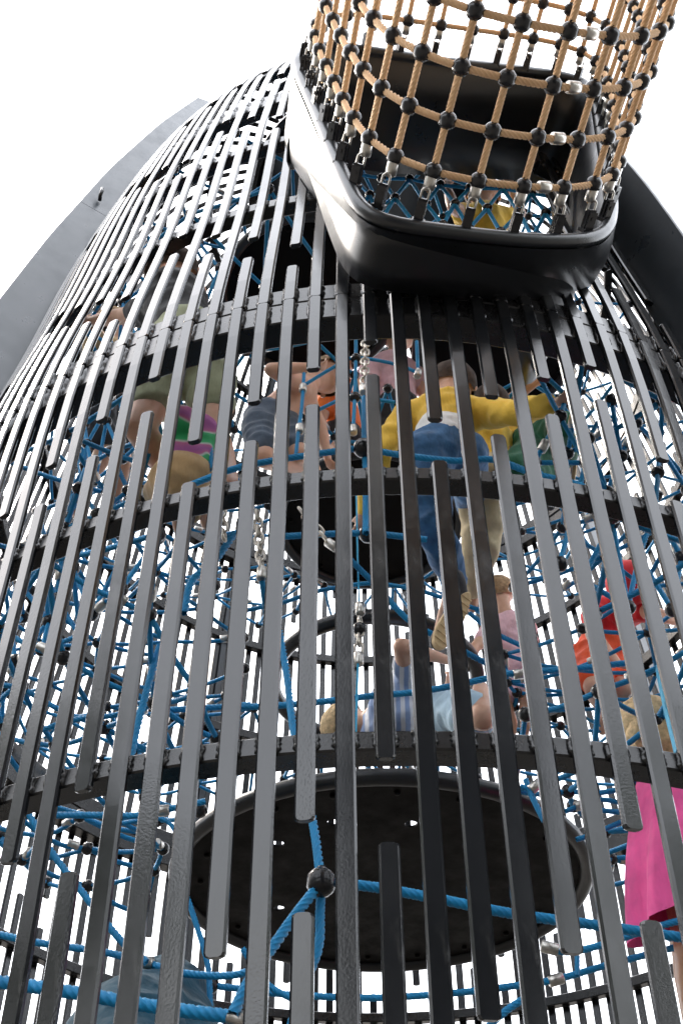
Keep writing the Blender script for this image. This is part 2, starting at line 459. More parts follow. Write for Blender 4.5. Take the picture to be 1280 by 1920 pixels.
lip = MB(); lip.tube(RL, .023, 14, closed=True)
# back outline on the shell, one point per rim point
BK = {0: (1.02, -1.57, 5.50), 1: (1.0, -1.56, 5.9), 3: (.85, -1.62, 6.15), 5: (.45, -1.74, 6.5), 7: (.1, -1.70, 7.0), 8: (-.12, -1.68, 7.2), 9: (-.33, -1.64, 7.3), 10: (-.335, -1.66, 7.1),
      11: (-.335, -1.73, 6.6), 12: (-.325, -1.85, 5.5), 13: (-.29, -1.87, 5.22), 14: (-.225, -1.895, 4.93), 15: (-.14, -1.92, 4.62), 16: (-.066, -1.925, 4.38), 17: (-.045, -1.939, 4.156), 18: (.06, -1.94, 4.075), 19: (.182, -1.936, 4.048), 20: (.347, -1.913, 4.037),
      21: (.518, -1.873, 4.059), 22: (.678, -1.819, 4.124), 23: (.74, -1.80, 4.19), 24: (.785, -1.77, 4.28), 25: (.88, -1.695, 4.60), 26: (.96, -1.63, 4.95), 27: (1.0, -1.59, 5.2)}
keys = sorted(BK); bk = []
for i in range(len(rim)):
    if i in BK: bk.append(Vector(BK[i])); continue
    a = max(x for x in keys if x < i); b = min(x for x in keys if x > i); t = (i-a)/(b-a); bk.append(Vector(BK[a])*(1-t)+Vector(BK[b])*t)
def pair_resample(A, B, n):
    P = np.array([tuple(p) for p in A]); Q = np.vstack([P, P[:1]]); s = np.concatenate([[0], np.cumsum(np.linalg.norm(np.diff(Q, axis=0), axis=1))])
    t = np.linspace(0, s[-1], n, endpoint=False); PB = np.array([tuple(p) for p in B]); QB = np.vstack([PB, PB[:1]])
    R = np.stack([np.interp(t, s, QB[:, i]) for i in range(3)], 1)
    for _ in range(2): R = (np.roll(R, 1, 0)+2*R+np.roll(R, -1, 0))/4
    return [Vector(r) for r in R]
BL = pair_resample(rim, bk, NR)
prev = []
LAY = 7
for l in range(LAY):
    t = l/(LAY-1)
    for i in range(NR):
        o = RL[i]+(RL[i]-cR).normalized()*.026
        e = BL[i]
        # a soft step behind the lip, then a straight run to the shell
        q = o.lerp(e, t) - NH*(-.012 if l == 0 else 0)
        if 0 < l < LAY-1: q += (RL[i]-cR).normalized()*.018*math.sin(t*PI)
        prev.append(q)
F = []
for l in range(LAY-1):
    for i in range(NR): F.append((l*NR+i, l*NR+(i+1) % NR, (l+1)*NR+(i+1) % NR, (l+1)*NR+i))
HD = mesh('tunnel_hood', prev, F, M['hood'], tower, smooth=True)
lip.build('tunnel_rim', M['hood'], HD, True)
# inner lining: ceiling and side walls, floor plate with its end
lin = []; depth = []
for i in range(NR):
    q = RL[i]; up = (q.z-cR.z)
    depth.append(.46 if up > .3 else (.55 if q.x > .55 else .2))
for _ in range(6): depth = [(depth[i-1]+2*depth[i]+depth[(i+1) % NR])/4 for i in range(NR)]
for l in range(4):
    for i in range(NR):
        q = RL[i]-(RL[i]-cR).normalized()*.012; lin.append(q+NH*(.01+depth[i]*l/3))
F = [(l*NR+i, (l+1)*NR+i, (l+1)*NR+(i+1) % NR, l*NR+(i+1) % NR) for l in range(3) for i in range(NR)]
o = mesh('tunnel_lining', lin, F, M['hood'], HD, smooth=True)
sm = o.modifiers.new('thick', 'SOLIDIFY'); sm.thickness = .008
# ------------------------------------------------------------------ shared small hardware
def knot_mesh(r, mat=None):
    b = MB(); p = []
    for i in range(11):
        a = -PI/2+PI*i/10; rr = r*math.cos(a); zz = r*.95*math.sin(a)
        if i == 5: rr *= .93
        p.append((max(rr, r*.12), zz))
    b.lathe(p, None, 16)
    b.lathe([(r*.30, r*.80), (r*.30, r*1.02), (r*.22, r*1.06), (r*.02, r*1.06)], None, 8)
    return b.me('knot', mat or M['knot'])
def ferrule_mesh(r, L):
    b = MB(); e = r*.16
    b.lathe([(r*.62, -L/2), (r-e, -L/2), (r, -L/2+e), (r, L/2-e), (r-e, L/2), (r*.62, L/2)], None, 18); return b.me('ferrule', M['steel'])
def link_mesh(L, w, r, mat=None):
    b = MB(); pts = []
    for i in range(16):
        a = 2*PI*i/16; x = math.cos(a)*w/2; z = math.sin(a)*w/2+(L/2-w/2)*(1 if math.sin(a) > 1e-6 else (-1 if math.sin(a) < -1e-6 else 0)); pts.append((x, 0, z))
    b.tube(pts, r, 8, closed=True); return b.me('link', mat or M['chain'])
KN_T = knot_mesh(.0255); KN_B = knot_mesh(.024); KN_BIG = knot_mesh(.033); FER = ferrule_mesh(.0165, .040); FERB = ferrule_mesh(.0155, .044)
LINK = link_mesh(.046, .026, .0045); LINKS = link_mesh(.040, .022, .0036, M['steel'])
def clevis_mesh():
    b = MB(); b.box((0, 0, .002), (.0135, .004, .030)); b.box((0, .011, 0), (.013, .003, .027)); b.box((0, -.011, 0), (.013, .003, .027)); b.box((0, 0, -.03), (.018, .016, .005))
    b.lathe([(.006, -.017), (.0062, .017)], Matrix.Rotation(PI/2, 4, 'X') @ Matrix.Translation((0, .008, 0)), 10); return b.me('clevis', M['knot'], False)
CLEV = clevis_mesh()
BOLT = (lambda b: (b.lathe([(.011, -.001), (.011, .004), (.008, .007), (.001, .008)], None, 10), b.me('bolt', M['plate']))[1])(MB())
def chain(parent, a, b, mesh_=None):
    a, b = Vector(a), Vector(b); n = max(2, int((b-a).length/.034)); e = (b-a).normalized()
    for i in range(n):
        q = a.lerp(b, (i+.5)/n); R = e.to_track_quat('Z', 'Y').to_matrix() @ Matrix.Rotation(PI/2*(i % 2)+.3, 3, 'Z')
        inst('link', mesh_ or LINK, q, R.to_euler(), parent)
# ------------------------------------------------------------------ tan rope tunnel
TD = Vector((.244, -.95, .193)).normalized()           # along the tunnel, away from the tower
net = empty('rope_tunnel', RL[0], label='tan rope tunnel net with black ball joints hanging from the tunnel mouth', cat='rope tunnel')
per = lpts(rim, 34)
# keep an anchor at each clip, inset a little from the lip
ROWS = 9; LONG = 27
perR = np.array([tuple(p) for p in per])
for _ in range(3): perR = (np.roll(perR, 1, 0)+2*perR+np.roll(perR, -1, 0))/4
perR = [cR+(Vector(p)-cR)*1.025 for p in perR]
def netpt(i, s):
    p = per[i].lerp(perR[i], min(s/.3, 1)); rad = (p-cR); k = 1-.03*min(s/.12, 1)
    q = cR+rad*k
    sag = Vector((0, 0, 0))
    return q+TD*s+sag
first, step = .135, .132
tips = [netpt(i, .13*.45) for i in range(34)]
for i in range(34):
    anc = per[i]
    s_end = first+step*(ROWS-1)+.06; s_far = first+step*LONG
    rope('rope', [netpt(i, .085), netpt(i, first), netpt(i, first+step*3), netpt(i, first+step*6), netpt(i, s_end)], .0104, M['tan'], net)
    a = anc+TD*.028; d = (netpt(i, .085)-a).normalized()
    inst('clevis', CLEV, anc+TD*.040, (TD.to_track_quat('Z', 'Y').to_matrix() @ Matrix.Rotation(math.atan2((anc-cR).z, (anc-cR).x)+PI/2, 3, 'Z')).to_euler(), net)
    inst('link', LINKS, anc.lerp(netpt(i, .085), .0)+TD*.076-(anc-cR)*.012, aim(TD), net)
    inst('ferrule', FER, netpt(i, .105), aim(TD), net)
for j in range(ROWS):
    s = first+step*j
    loop = [netpt(i, s) for i in range(34)]
    # each hoop sags a bit between its joints
    pts = []
    for i in range(34):
        a, b = loop[i], loop[(i+1) % 34]; pts.append(a); pts.append((a+b)/2+(a+b-2*(cR+TD*s)).normalized()*.004)
    pts.append(loop[0])
    rope('rope', pts, .0104, M['tan'], net)
    for i in range(34):
        inst('knot', KN_T, loop[i], aim(TD+Vector((rnd.uniform(-.1, .1),)*3)), net) if i+34*j < 298 else None
    # the joining sleeve of each hoop on the underside
    lows = sorted(range(34), key=lambda i: abs(per[i].x-.42)+(0 if per[i].z < 4.5 else 9))[0]
    a, b = loop[lows], loop[(lows+1) % 34]
    inst('ferrule', FER, (a+b)/2, aim(b-a), net)
fv, ff, nb = [], [], 0
for i in range(34):
    V, F = rope_geo([netpt(i, first+step*(ROWS-1)+.05), netpt(i, first+step*18), netpt(i, first+step*LONG)], .0104, 6, False); fv.append(V); ff.append(F+nb); nb += len(V)
for j in range(ROWS, LONG+1):
    V, F = rope_geo([netpt(i % 34, first+step*j) for i in range(35)], .0104, 6, False); fv.append(V); ff.append(F+nb); nb += len(V)
tag(mesh('far_ropes', np.vstack(fv), np.vstack(ff), M['tan'], net, smooth=True), kind='stuff')
far = MB()
for n in range(298, 34*(LONG+1)):
    p = netpt(n % 34, first+step*(n//34)); far.lathe([(.005, -.024), (.0255, 0), (.005, .024)], Matrix.Translation(p), 8)
tag(far.build('far_knots', M['knot'], net, True), kind='stuff')
# ------------------------------------------------------------------ round platforms on the axis
def platform(z, r, label, cx=0, cy=0, hole=True, tube=.028):
    cx0, cy0 = cx, cy; P = empty('round_platform', (cx, cy, z), label=label, cat='platform', group='round steel platforms inside the tower')
    m = MB(); n = 72
    m.tube([(cx+r*math.cos(2*PI*i/n), cy+r*math.sin(2*PI*i/n), z) for i in range(n)], tube, 14, closed=True)
    m.build('rim', M['hood'], P, True)
    return P
def plate(P, z, r, cx=0, cy=0, holes=()):
    bm = bmesh.new(); N = 84
    # plate with round holes, made as a grid fan with boolean-free rings around each hole
    me = bpy.data.meshes.new('deck_plate')
    cu = bpy.data.curves.new('c', 'CURVE'); cu.dimensions = '2D'; cu.fill_mode = 'BOTH'; cu.extrude = .004
    def circ(x, y, rr, n):
        s = cu.splines.new('POLY'); s.points.add(n-1); s.use_cyclic_u = True
        for i in range(n): s.points[i].co = (x+rr*math.cos(2*PI*i/n), y+rr*math.sin(2*PI*i/n), 0, 1)
    circ(0, 0, r, 84)
    for (x, y, rr) in holes: circ(x, y, rr, 18)
    ob = bpy.data.objects.new('c', cu); COL.objects.link(ob); dg = bpy.context.evaluated_depsgraph_get()
    me = bpy.data.meshes.new_from_object(ob.evaluated_get(dg)); bpy.data.objects.remove(ob)
    me.name = 'deck_plate'; me.materials.clear(); me.materials.append(M['plate'])
    o = bpy.data.objects.new('deck_plate', me); COL.objects.link(o); o.parent = P; o.location = (0, 0, .004)
    for i in range(20):
        a = 2*PI*(i+.3)/20
        inst('bolt', BOLT, (P.location.x+r*.90*math.cos(a), P.location.y+r*.90*math.sin(a), z-.003), (PI, 0, 0), o)
    bm.free()
def atz(x, y, z): d = ray(x, y); return CAM+d*((z-CAM.z)/d.z)
holes = []
for (x, y) in ((521, 1583), (625, 1543), (770, 1546), (523, 1704), (875, 1703)):
    q = atz(x, y, 3.03); holes.append((q.x, q.y, .022))
pl1 = platform(3.03, .755, 'widest round black platform with small holes behind the lowest curved beam'); plate(pl1, 3.03, .74, holes=holes)
pl2 = platform(3.95, .455, 'open round steel hoop without a plate holding the girl in the striped shirt', tube=.033)
pl3 = platform(4.99, .475, 'smaller round black platform behind the jeans of the child in yellow'); plate(pl3, 4.99, .465)
q = atz(583, 562, 5.9); pl4 = platform(5.9, .475, 'dark round platform high on the left, behind the shirtless boy', q.x, q.y); plate(pl4, 5.9, .465)
q = atz(930, 655, 5.7); pl5 = platform(5.7, .43, 'dark round platform high on the right, behind the yellow sleeve', q.x, q.y); plate(pl5, 5.7, .42)
# ------------------------------------------------------------------ blue ropes picked out one by one
def bluegroup(label): return empty('climbing_rope', (0, 0, 0), label=label, cat='climbing rope')
def P3(L, Y0): return [at(p[0], p[1], p[2] if len(p) > 2 else Y0) for p in L]
def knot_at(parent, p, big=False, d=(0, 0, 1)): inst('knot', KN_BIG if big else KN_B, p, aim(d), parent)
def fer_at(parent, p, d): inst('ferrule', FERB, p, aim(d), parent)
g1 = bluegroup('thick blue rope star with one ball joint in front of the widest platform')
N1 = (602, 1655, -1.42)
rope('rope', P3([(524, 1185, -1.25), (538, 1270, -1.28), (552, 1380, -1.32), (586, 1540, -1.38), N1], 0), .0105, M['blue'], g1)
rope('rope', P3([N1, (555, 1715, -1.45), (510, 1778, -1.48), (470, 1835, -1.5), (436, 1903, -1.52)], 0), .0115, M['blue'], g1)
rope('rope', P3([N1, (600, 1710), (597, 1775), (570, 1850), (535, 1960)], -1.40), .0105, M['blue'], g1)
rope('rope', P3([N1, (700, 1664, -1.4), (830, 1688, -1.38), (960, 1714, -1.36), (1120, 1736, -1.33), (1300, 1762, -1.3)], 0), .0112, M['blue'], g1)
knot_at(g1, at(*N1), True)
g2 = bluegroup('thick blue rope running low across the bottom left corner')
rope('rope', P3([(-60, 1835), (45, 1848), (150, 1864), (270, 1885), (360, 1898), (430, 1907)], -1.5), .0125, M['blue'], g2)
fer_at(g2, at(448, 1912, -1.5), (1, 0, -.4))
g3 = bluegroup('thin blue rope with a silver sleeve above the thick one at bottom left')
rope('rope', P3([(-60, 1740), (70, 1768), (190, 1785), (270, 1805), (340, 1825), (430, 1830), (500, 1812)], -.9), .0095, M['blue'], g3); fer_at(g3, at(272, 1805, -.9), (1, 0, -.2))
rope('rope', P3([(340, 1836), (395, 1848), (460, 1856), (545, 1866), (700, 1872), (860, 1862), (960, 1850), (1040, 1838), (1140, 1810), (1300, 1768)], -.6), .0095, M['blue'], g3); knot_at(g3, at(395, 1848, -.6)); fer_at(g3, at(1042, 1838, -.6), (1, 0, .25))
rope('rope', P3([(455, 1780), (500, 1845), (560, 1880)], -.7), .009, M['blue'], g3)
g4 = bluegroup('blue rope sloping down behind the slats at lower left')
rope('rope', P3([(50, 1520), (95, 1595), (150, 1668), (225, 1762), (275, 1805)], -1.1), .009, M['blue'], g4)
rope('rope', P3([(352, 1685), (385, 1790), (393, 1850), (393, 1960)], -.8), .008, M['blue'], g4)
g5 = bluegroup('level blue rope under the lowest curved beam at left')
rope('rope', P3([(100, 1529), (185, 1529), (250, 1530), (300, 1521), (385, 1503)], -1.0), .0095, M['blue'], g5); fer_at(g5, at(303, 1521, -1.0), (1, 0, .1))
rope('rope', P3([(225, 1545), (300, 1535), (330, 1560), (330, 1572)], -.9), .007, M['blue'], g5)
g6 = bluegroup('blue rope with a sleeve just right of the widest platform')
rope('rope', P3([(1018, 1770), (1060, 1786), (1130, 1772), (1220, 1742), (1300, 1720)], -.9), .009, M['blue'], g6); fer_at(g6, at(1030, 1778, -.9), (1, 0, -.3))
rope('rope', P3([(905, 1935), (950, 1895), (985, 1872)], -.9), .009, M['blue'], g6)
rope('rope', P3([(1082, 1790), (1082, 1830)], -.8), .007, M['blue'], g6)
rope('rope', P3([(985, 1462), (1000, 1500), (1020, 1540)], -.9), .009, M['blue'], g6)
rope('rope', P3([(975, 1475), (1003, 1478), (1040, 1440)], -.9), .008, M['blue'], g6); fer_at(g6, at(1003, 1475, -.9), (1, 0, .8))
rope('rope', P3([(1060, 1522), (1090, 1510), (1130, 1500), (1200, 1515)], -.7), .008, M['blue'], g6); fer_at(g6, at(1090, 1510, -.7), (1, 0, .2))
rope('rope', P3([(1080, 1575), (1110, 1565), (1180, 1535)], -.7), .008, M['blue'], g6)
g7 = bluegroup('long blue rope sweeping across just above the second curved beam')
rope('rope', P3([(350, 912), (450, 876), (560, 856), (660, 842), (682, 840), (745, 852), (850, 864), (925, 862), (1000, 888), (1070, 905), (1140, 930)], -1.55), .0108, M['blue'], g7); knot_at(g7, at(681, 840, -1.55), True)
rope('rope', P3([(683, 745), (683, 800), (684, 840), (686, 900), (686, 1000)], -1.53), .0105, M['blue'], g7); fer_at(g7, at(682, 730, -1.53), (0, 0, 1)); chain(g7, at(683, 718, -1.53), at(685, 640, -1.5))
rope('rope', P3([(530, 1006), (600, 1002), (688, 1000), (770, 1008), (800, 1012)], -1.2), .0115, M['blue'], g7); knot_at(g7, at(690, 1001, -1.2), True)
g8 = bluegroup('ladder of blue ropes with ball joints right of the shirtless boy')
rope('rope', P3([(667, 630), (667, 672), (665, 745), (662, 808)], -1.2), .008, M['blue'], g8); knot_at(g8, at(667, 672, -1.2)); knot_at(g8, at(665, 745, -1.2)); fer_at(g8, at(662, 806, -1.2), (0, 0, 1))
rope('rope', P3([(570, 722), (630, 686), (667, 671), (740, 682), (782, 698)], -1.2), .008, M['blue'], g8)
rope('rope', P3([(590, 772), (640, 748), (665, 744), (740, 754)], -1.2), .008, M['blue'], g8)
rope('rope', P3([(570, 700), (566, 760), (560, 805), (555, 852)], -1.2), .008, M['blue'], g8); fer_at(g8, at(568, 728, -1.2), (0, 0, 1)); fer_at(g8, at(562, 804, -1.2), (0, 0, 1))
rope('rope', P3([(781, 640), (782, 668), (784, 700)], -1.2), .008, M['blue'], g8); fer_at(g8, at(783, 700, -1.2), (.2, 0, 1))
g9 = bluegroup('cyan webbing strap hanging down the middle with a short chain')
def strapgeo(parent, pts, wd=.016):
    b = MB()
    for i in range(len(pts)-1):
        a, c = pts[i], pts[i+1]; e = (c-a); Mx = e.normalized().to_track_quat('Z', 'Y').to_matrix(); b.box((a+c)/2, (wd/2, .003, e.length/2), Mx)
    b.build('strap', M['strap'], parent)
strapgeo(g9, P3([(668, 930), (670, 1040), (673, 1135)], -1.1)); fer_at(g9, at(675, 1142, -1.1), (0, 0, 1)); chain(g9, at(675, 1160, -1.1), at(672, 1225, -1.1)); fer_at(g9, at(672, 1236, -1.1), (0, 0, 1)); strapgeo(g9, P3([(671, 1245), (668, 1330), (666, 1400)], -1.1))
inst('knot', KN_B, at(674, 1180, -1.1), None, g9)
g10 = bluegroup('blue rope sloping down to the right under the raised sneaker')
rope('rope', P3([(640, 1030, -1.2), (662, 1055, -1.15), (705, 1098, -1.1), (765, 1162, -1.05), (830, 1200, -1.0), (900, 1238, -.9), (965, 1268, -.85)], 0), .0105, M['blue'], g10)
rope('rope', P3([(455, 1146), (530, 1130), (590, 1110), (645, 1100), (700, 1094), (780, 1106), (850, 1128), (925, 1152)], -.7), .009, M['blue'], g10)
rope('rope', P3([(430, 1327), (540, 1322), (640, 1312), (700, 1305), (780, 1298), (860, 1284), (965, 1262), (1060, 1256), (1180, 1243)], -1.0), .0105, M['blue'], g10); fer_at(g10, at(975, 1264, -1.0), (1, 0, .1))
strapgeo(g10, P3([(1232, 1250), (1248, 1330), (1268, 1410)], -1.2), .03)
rope('rope', P3([(880, 1150, -.9), (925, 1185, -.9), (975, 1210, -.9)], 0), .009, M['blue'], g10)
g11 = bluegroup('blue ropes with a hanging chain at left below the second curved beam')
chain(g11, at(415, 940, -1.4), at(420, 1010, -1.4)); chain(g11, at(482, 960, -1.4), at(490, 1066, -1.4)); fer_at(g11, at(491, 1076, -1.4), (0, 0, 1))
chain(g11, at(562, 955, -1.3), at(612, 1012, -1.3)); fer_at(g11, at(622, 1022, -1.3), (1, 0, -1)); chain(g11, at(362, 690, -1.5), at(363, 748, -1.5), LINK)
rope('rope', P3([(491, 1090, -1.4), (500, 1160, -1.3)], 0), .009, M['blue'], g11)
rope('rope', P3([(440, 1000), (400, 1055), (360, 1090), (345, 1150)], -1.2), .013, M['blue'], g11)
rope('rope', P3([(245, 1420), (262, 1345), (285, 1260), (300, 1210)], -1.2), .011, M['blue'], g11)
rope('rope', P3([(75, 1370), (140, 1350), (210, 1342), (265, 1328)], -1.0), .009, M['blue'], g11); fer_at(g11, at(262, 1335, -1.0), (1, 0, .6))
rope('rope', P3([(300, 1332), (380, 1328), (470, 1322)], -1.0), .010, M['blue'], g11)
rope('rope', P3([(385, 780), (392, 830), (398, 880)], -1.5), .011, M['blue'], g11)
# ------------------------------------------------------------------ blue nets
def blue_net(label, r0, z0, r1, z1, nr, na, skip, seed, jit=.05, group=None, diag=True, rr=.0088):
    rn = random.Random(seed)
    P = empty('climbing_net', (0, 0, (z0+z1)/2), label=label, cat='climbing net')
    N = {}
    for i in range(nr):
        t = i/(nr-1)
        for j in range(na):
            az = 2*PI*(j+.5*(i % 2))/na; r = r0+(r1-r0)*t; z = z0+(z1-z0)*t-.06*math.sin(PI*t)
            q = pol(az, r, z)+Vector((rn.uniform(-jit, jit), rn.uniform(-jit, jit), rn.uniform(-jit, jit)))
            if skip(q): continue
            N[(i, j)] = q
    E = set()
    for (i, j), q in N.items():
        nb = [(i, (j+1) % na)] if i % 2 == 0 or not diag else []
        nb += [(i+1, j), (i+1, (j+(1 if i % 2 else -1)) % na)]
        for b in nb:
            if b in N and rn.random() < .93: E.add(((i, j), b))
    E = sorted(E)
    restV = []; restF = []; nb_ = 0; cnt = 0
    for (a, b) in E:
        A, B = N[a], N[b]; mid = (A+B)/2+Vector((0, 0, -.012))
        near = mid.y < .2
        V, F = rope_geo([A, mid, B], rr, 6, near)
        if cnt < 290: mesh('rope', V, F, M['blue'], P, smooth=True); cnt += 1
        else: restV.append(V); restF.append(F+nb_) if F.shape[1] == 4 else None; nb_ += len(V)
    if restV: tag(mesh('far_ropes', np.vstack(restV), np.vstack(restF), M['blue'], P, smooth=True), kind='stuff')
    for q in N.values(): inst('knot', KN_B, q, (rn.uniform(0, 3), rn.uniform(0, 3), 0), P)
    for (a, b) in E:
        if rn.random() < .22:
            A, B = N[a], N[b]; fer_at(P, A.lerp(B, rn.uniform(.25, .4)), B-A)
    return P
cen = lambda q: abs(q.x) < .42 and q.y < -.35
blue_net('blue net deck sloping out from the widest platform to the second beam', .86, 3.02, 1.72, 3.30, 5, 34, lambda q: cen(q) or q.y > .15, 3)
blue_net('blue net deck between the open hoop and the third beam', .62, 3.95, 1.78, 4.05, 5, 30, lambda q: (abs(q.x) < .55 and q.y < 0) or q.y > 1.0, 5)
blue_net('blue net deck around the smaller platform high in the tower', .55, 5.0, 1.74, 5.25, 5, 28, lambda q: q.y > .9 or (q.x > -.1 and q.y < -1.0), 9)
blue_net('blue net deck under the crown behind the tunnel mouth', .9, 6.3, 1.66, 6.35, 4, 26, lambda q: q.y > .6, 12)
def window_net():
    rn = random.Random(31); P = empty('climbing_net', at(900, 380, -1.4), label='blue net strung behind the lower lip of the tunnel mouth', cat='climbing net'); N = {}
    for i in range(4):
        for j in range(9):
            N[(i, j)] = at(660+56*j+28*(i % 2)+rn.uniform(-6, 6), 326+40*i+j*6+rn.uniform(-4, 4), -1.5-.03*i)
    for (i, j), q in N.items():
        inst('knot', KN_B, q, (rn.uniform(0, 3), 1, 0), P)
        for b in ((i+1, j), (i+1, j+(1 if i % 2 else -1)), (i, j+1) if i % 3 == 0 else (-1, 0)):
            if b in N and rn.random() < .95: rope('rope', [q, (q+N[b])/2, N[b]], .0092, M['blue'], P)
window_net()
def wall_net(label, a0, a1, r0, r1, z0, z1, nz, na, seed):
    rn = random.Random(seed); P = empty('climbing_net', (0, 0, z0), label=label, cat='climbing net'); N = {}
    for i in range(nz):
        for j in range(na):
            az = a0+(a1-a0)*(j+.5*(i % 2))/na; t = i/(nz-1)
            N[(i, j)] = pol(az, r0+(r1-r0)*t+rn.uniform(-.05, .05), z0+(z1-z0)*t+rn.uniform(-.04, .04))
    for (i, j), q in N.items():
        inst('knot', KN_B, q, (rn.uniform(0, 3), rn.uniform(0, 3), 0), P)
        for b in ((i+1, j), (i+1, j+(1 if i % 2 else -1)), (i, j+1) if i % 2 == 0 else (-1, 0)):
            if b in N and rn.random() < .9:
                B = N[b]; rope('rope', [q, (q+B)/2, B], .0085, M['blue'], P)
                if rn.random() < .2: fer_at(P, q.lerp(B, .35), B-q)
wall_net('hanging blue net wall along the left slats between second and third beam', -1.15, -.42, 1.5, 1.62, 3.35, 4.0, 5, 8, 21)
wall_net('hanging blue net wall along the right slats between second and third beam', .35, 1.1, 1.5, 1.62, 3.3, 4.1, 5, 8, 22)
wall_net('hanging blue net wall at upper left below the fourth beam', -1.2, -.35, 1.45, 1.6, 4.35, 5.3, 5, 8, 23)
# ------------------------------------------------------------------ children
def grow(name, verts, edges, radii, mat, parent, sub=2, disp=0.0, root=0, vox=None, it=None):
    """one continuous surface: rounded tapered limbs fused by a voxel remesh, then relaxed"""
    V = []; F = []; n = 14
    def ball(c, r):
        b = len(V); m = 8
        for i in range(1, m):
            a = PI*i/m
            for j in range(n): V.append((c.x+r*math.sin(a)*math.cos(2*PI*j/n), c.y+r*math.sin(a)*math.sin(2*PI*j/n), c.z+r*math.cos(a)))
        V.append((c.x, c.y, c.z+r)); V.append((c.x, c.y, c.z-r)); t = len(V)-2
        for i in range(m-2):
            for j in range(n): F.append((b+i*n+j, b+(i+1)*n+j, b+(i+1)*n+(j+1) % n, b+i*n+(j+1) % n))
        for j in range(n):
            F.append((t, b+j, b+(j+1) % n)); F.append((t+1, b+(m-2)*n+(j+1) % n, b+(m-2)*n+j))
    rr = [(sum(r)/2 if isinstance(r, tuple) else r) for r in radii]
    for v, r in zip(verts, rr): ball(Vector(v), r)
    for a, c in edges:
        A, B = Vector(verts[a]), Vector(verts[c]); d = B-A
        if d.length < 1e-4: continue
        e = d.normalized(); u = e.orthogonal().normalized(); w_ = e.cross(u); b = len(V)
        for P_, r in ((A, rr[a]), (B, rr[c])):
            for j in range(n):
                th = 2*PI*j/n; V.append(tuple(P_+(u*math.cos(th)+w_*math.sin(th))*r))
        for j in range(n): F.append((b+j, b+(j+1) % n, b+n+(j+1) % n, b+n+j))
        F.append(tuple(b+j for j in reversed(range(n)))); F.append(tuple(b+n+j for j in range(n)))
    me = bpy.data.meshes.new(name); me.from_pydata(V, [], F)
    o = bpy.data.objects.new(name, me); COL.objects.link(o)
    rm = o.modifiers.new('r', 'REMESH'); rm.mode = 'VOXEL'; rm.voxel_size = vox or .0105
    sm = o.modifiers.new('m', 'SMOOTH'); sm.factor = .5; sm.iterations = it if it is not None else 9
    dg = bpy.context.evaluated_depsgraph_get(); nm = bpy.data.meshes.new_from_object(o.evaluated_get(dg))
    bpy.data.objects.remove(o); bpy.data.meshes.remove(me)
    if disp:
        nm.update()
        N_ = [v.normal.copy() for v in nm.vertices]
        for v, nn in zip(nm.vertices, N_):
            p = Vector((v.co.x*9, v.co.y*9, v.co.z*15)); f = 1-abs(noise.noise(p))*2.2+.35*noise.noise(p*2.6)
            v.co += nn*f*disp
    nm.name = name; nm.materials.clear(); nm.materials.append(mat)
    nm.polygons.foreach_set('use_smooth', [True]*len(nm.polygons))
    o = bpy.data.objects.new(name, nm); COL.objects.link(o); return put(o, parent)
class Skel:
    def __init__(s): s.n = {}; s.V = []; s.R = []; s.E = []
    def j(s, name, p, r, frm=None):
        s.n[name] = len(s.V); s.V.append(Vector(p)); s.R.append(r)
        if frm is not None: s.E.append((s.n[frm], s.n[name]))
def hand(s, pre, wrist, elbow, curl=.5, k=1.0):
    """palm and five bent fingers grown on from the wrist"""
    d = (wrist-elbow).normalized(); side = d.cross(Vector((0, 0, 1))); side = side.normalized() if side.length > .1 else Vector((1, 0, 0)); nrm = side.cross(d)
    palm = wrist+d*.045*k; s.j(pre+'palm', palm, (.020*k, .017*k), pre+'wrist')
    for i, (o, L) in enumerate(((-.022, .045), (-.008, .055), (.007, .052), (.02, .042))):
        b = palm+side*o*k+d*.018*k; s.j(pre+'f%d' % i, b, .0075*k, pre+'palm')
        c = b+(d*math.cos(curl)+nrm*math.sin(curl))*L*.5*k; s.j(pre+'g%d' % i, c, .0065*k, pre+'f%d' % i)
        e = c+(d*math.cos(curl*2.4)+nrm*math.sin(curl*2.4))*L*.5*k; s.j(pre+'h%d' % i, e, .0055*k, pre+'g%d' % i)
    t = wrist+d*.02*k-side*.022*k; s.j(pre+'t0', t, .009*k, pre+'palm'); s.j(pre+'t1', t+(d*.7-side*.3+nrm*.6)*.035*k, .007*k, pre+'t0')
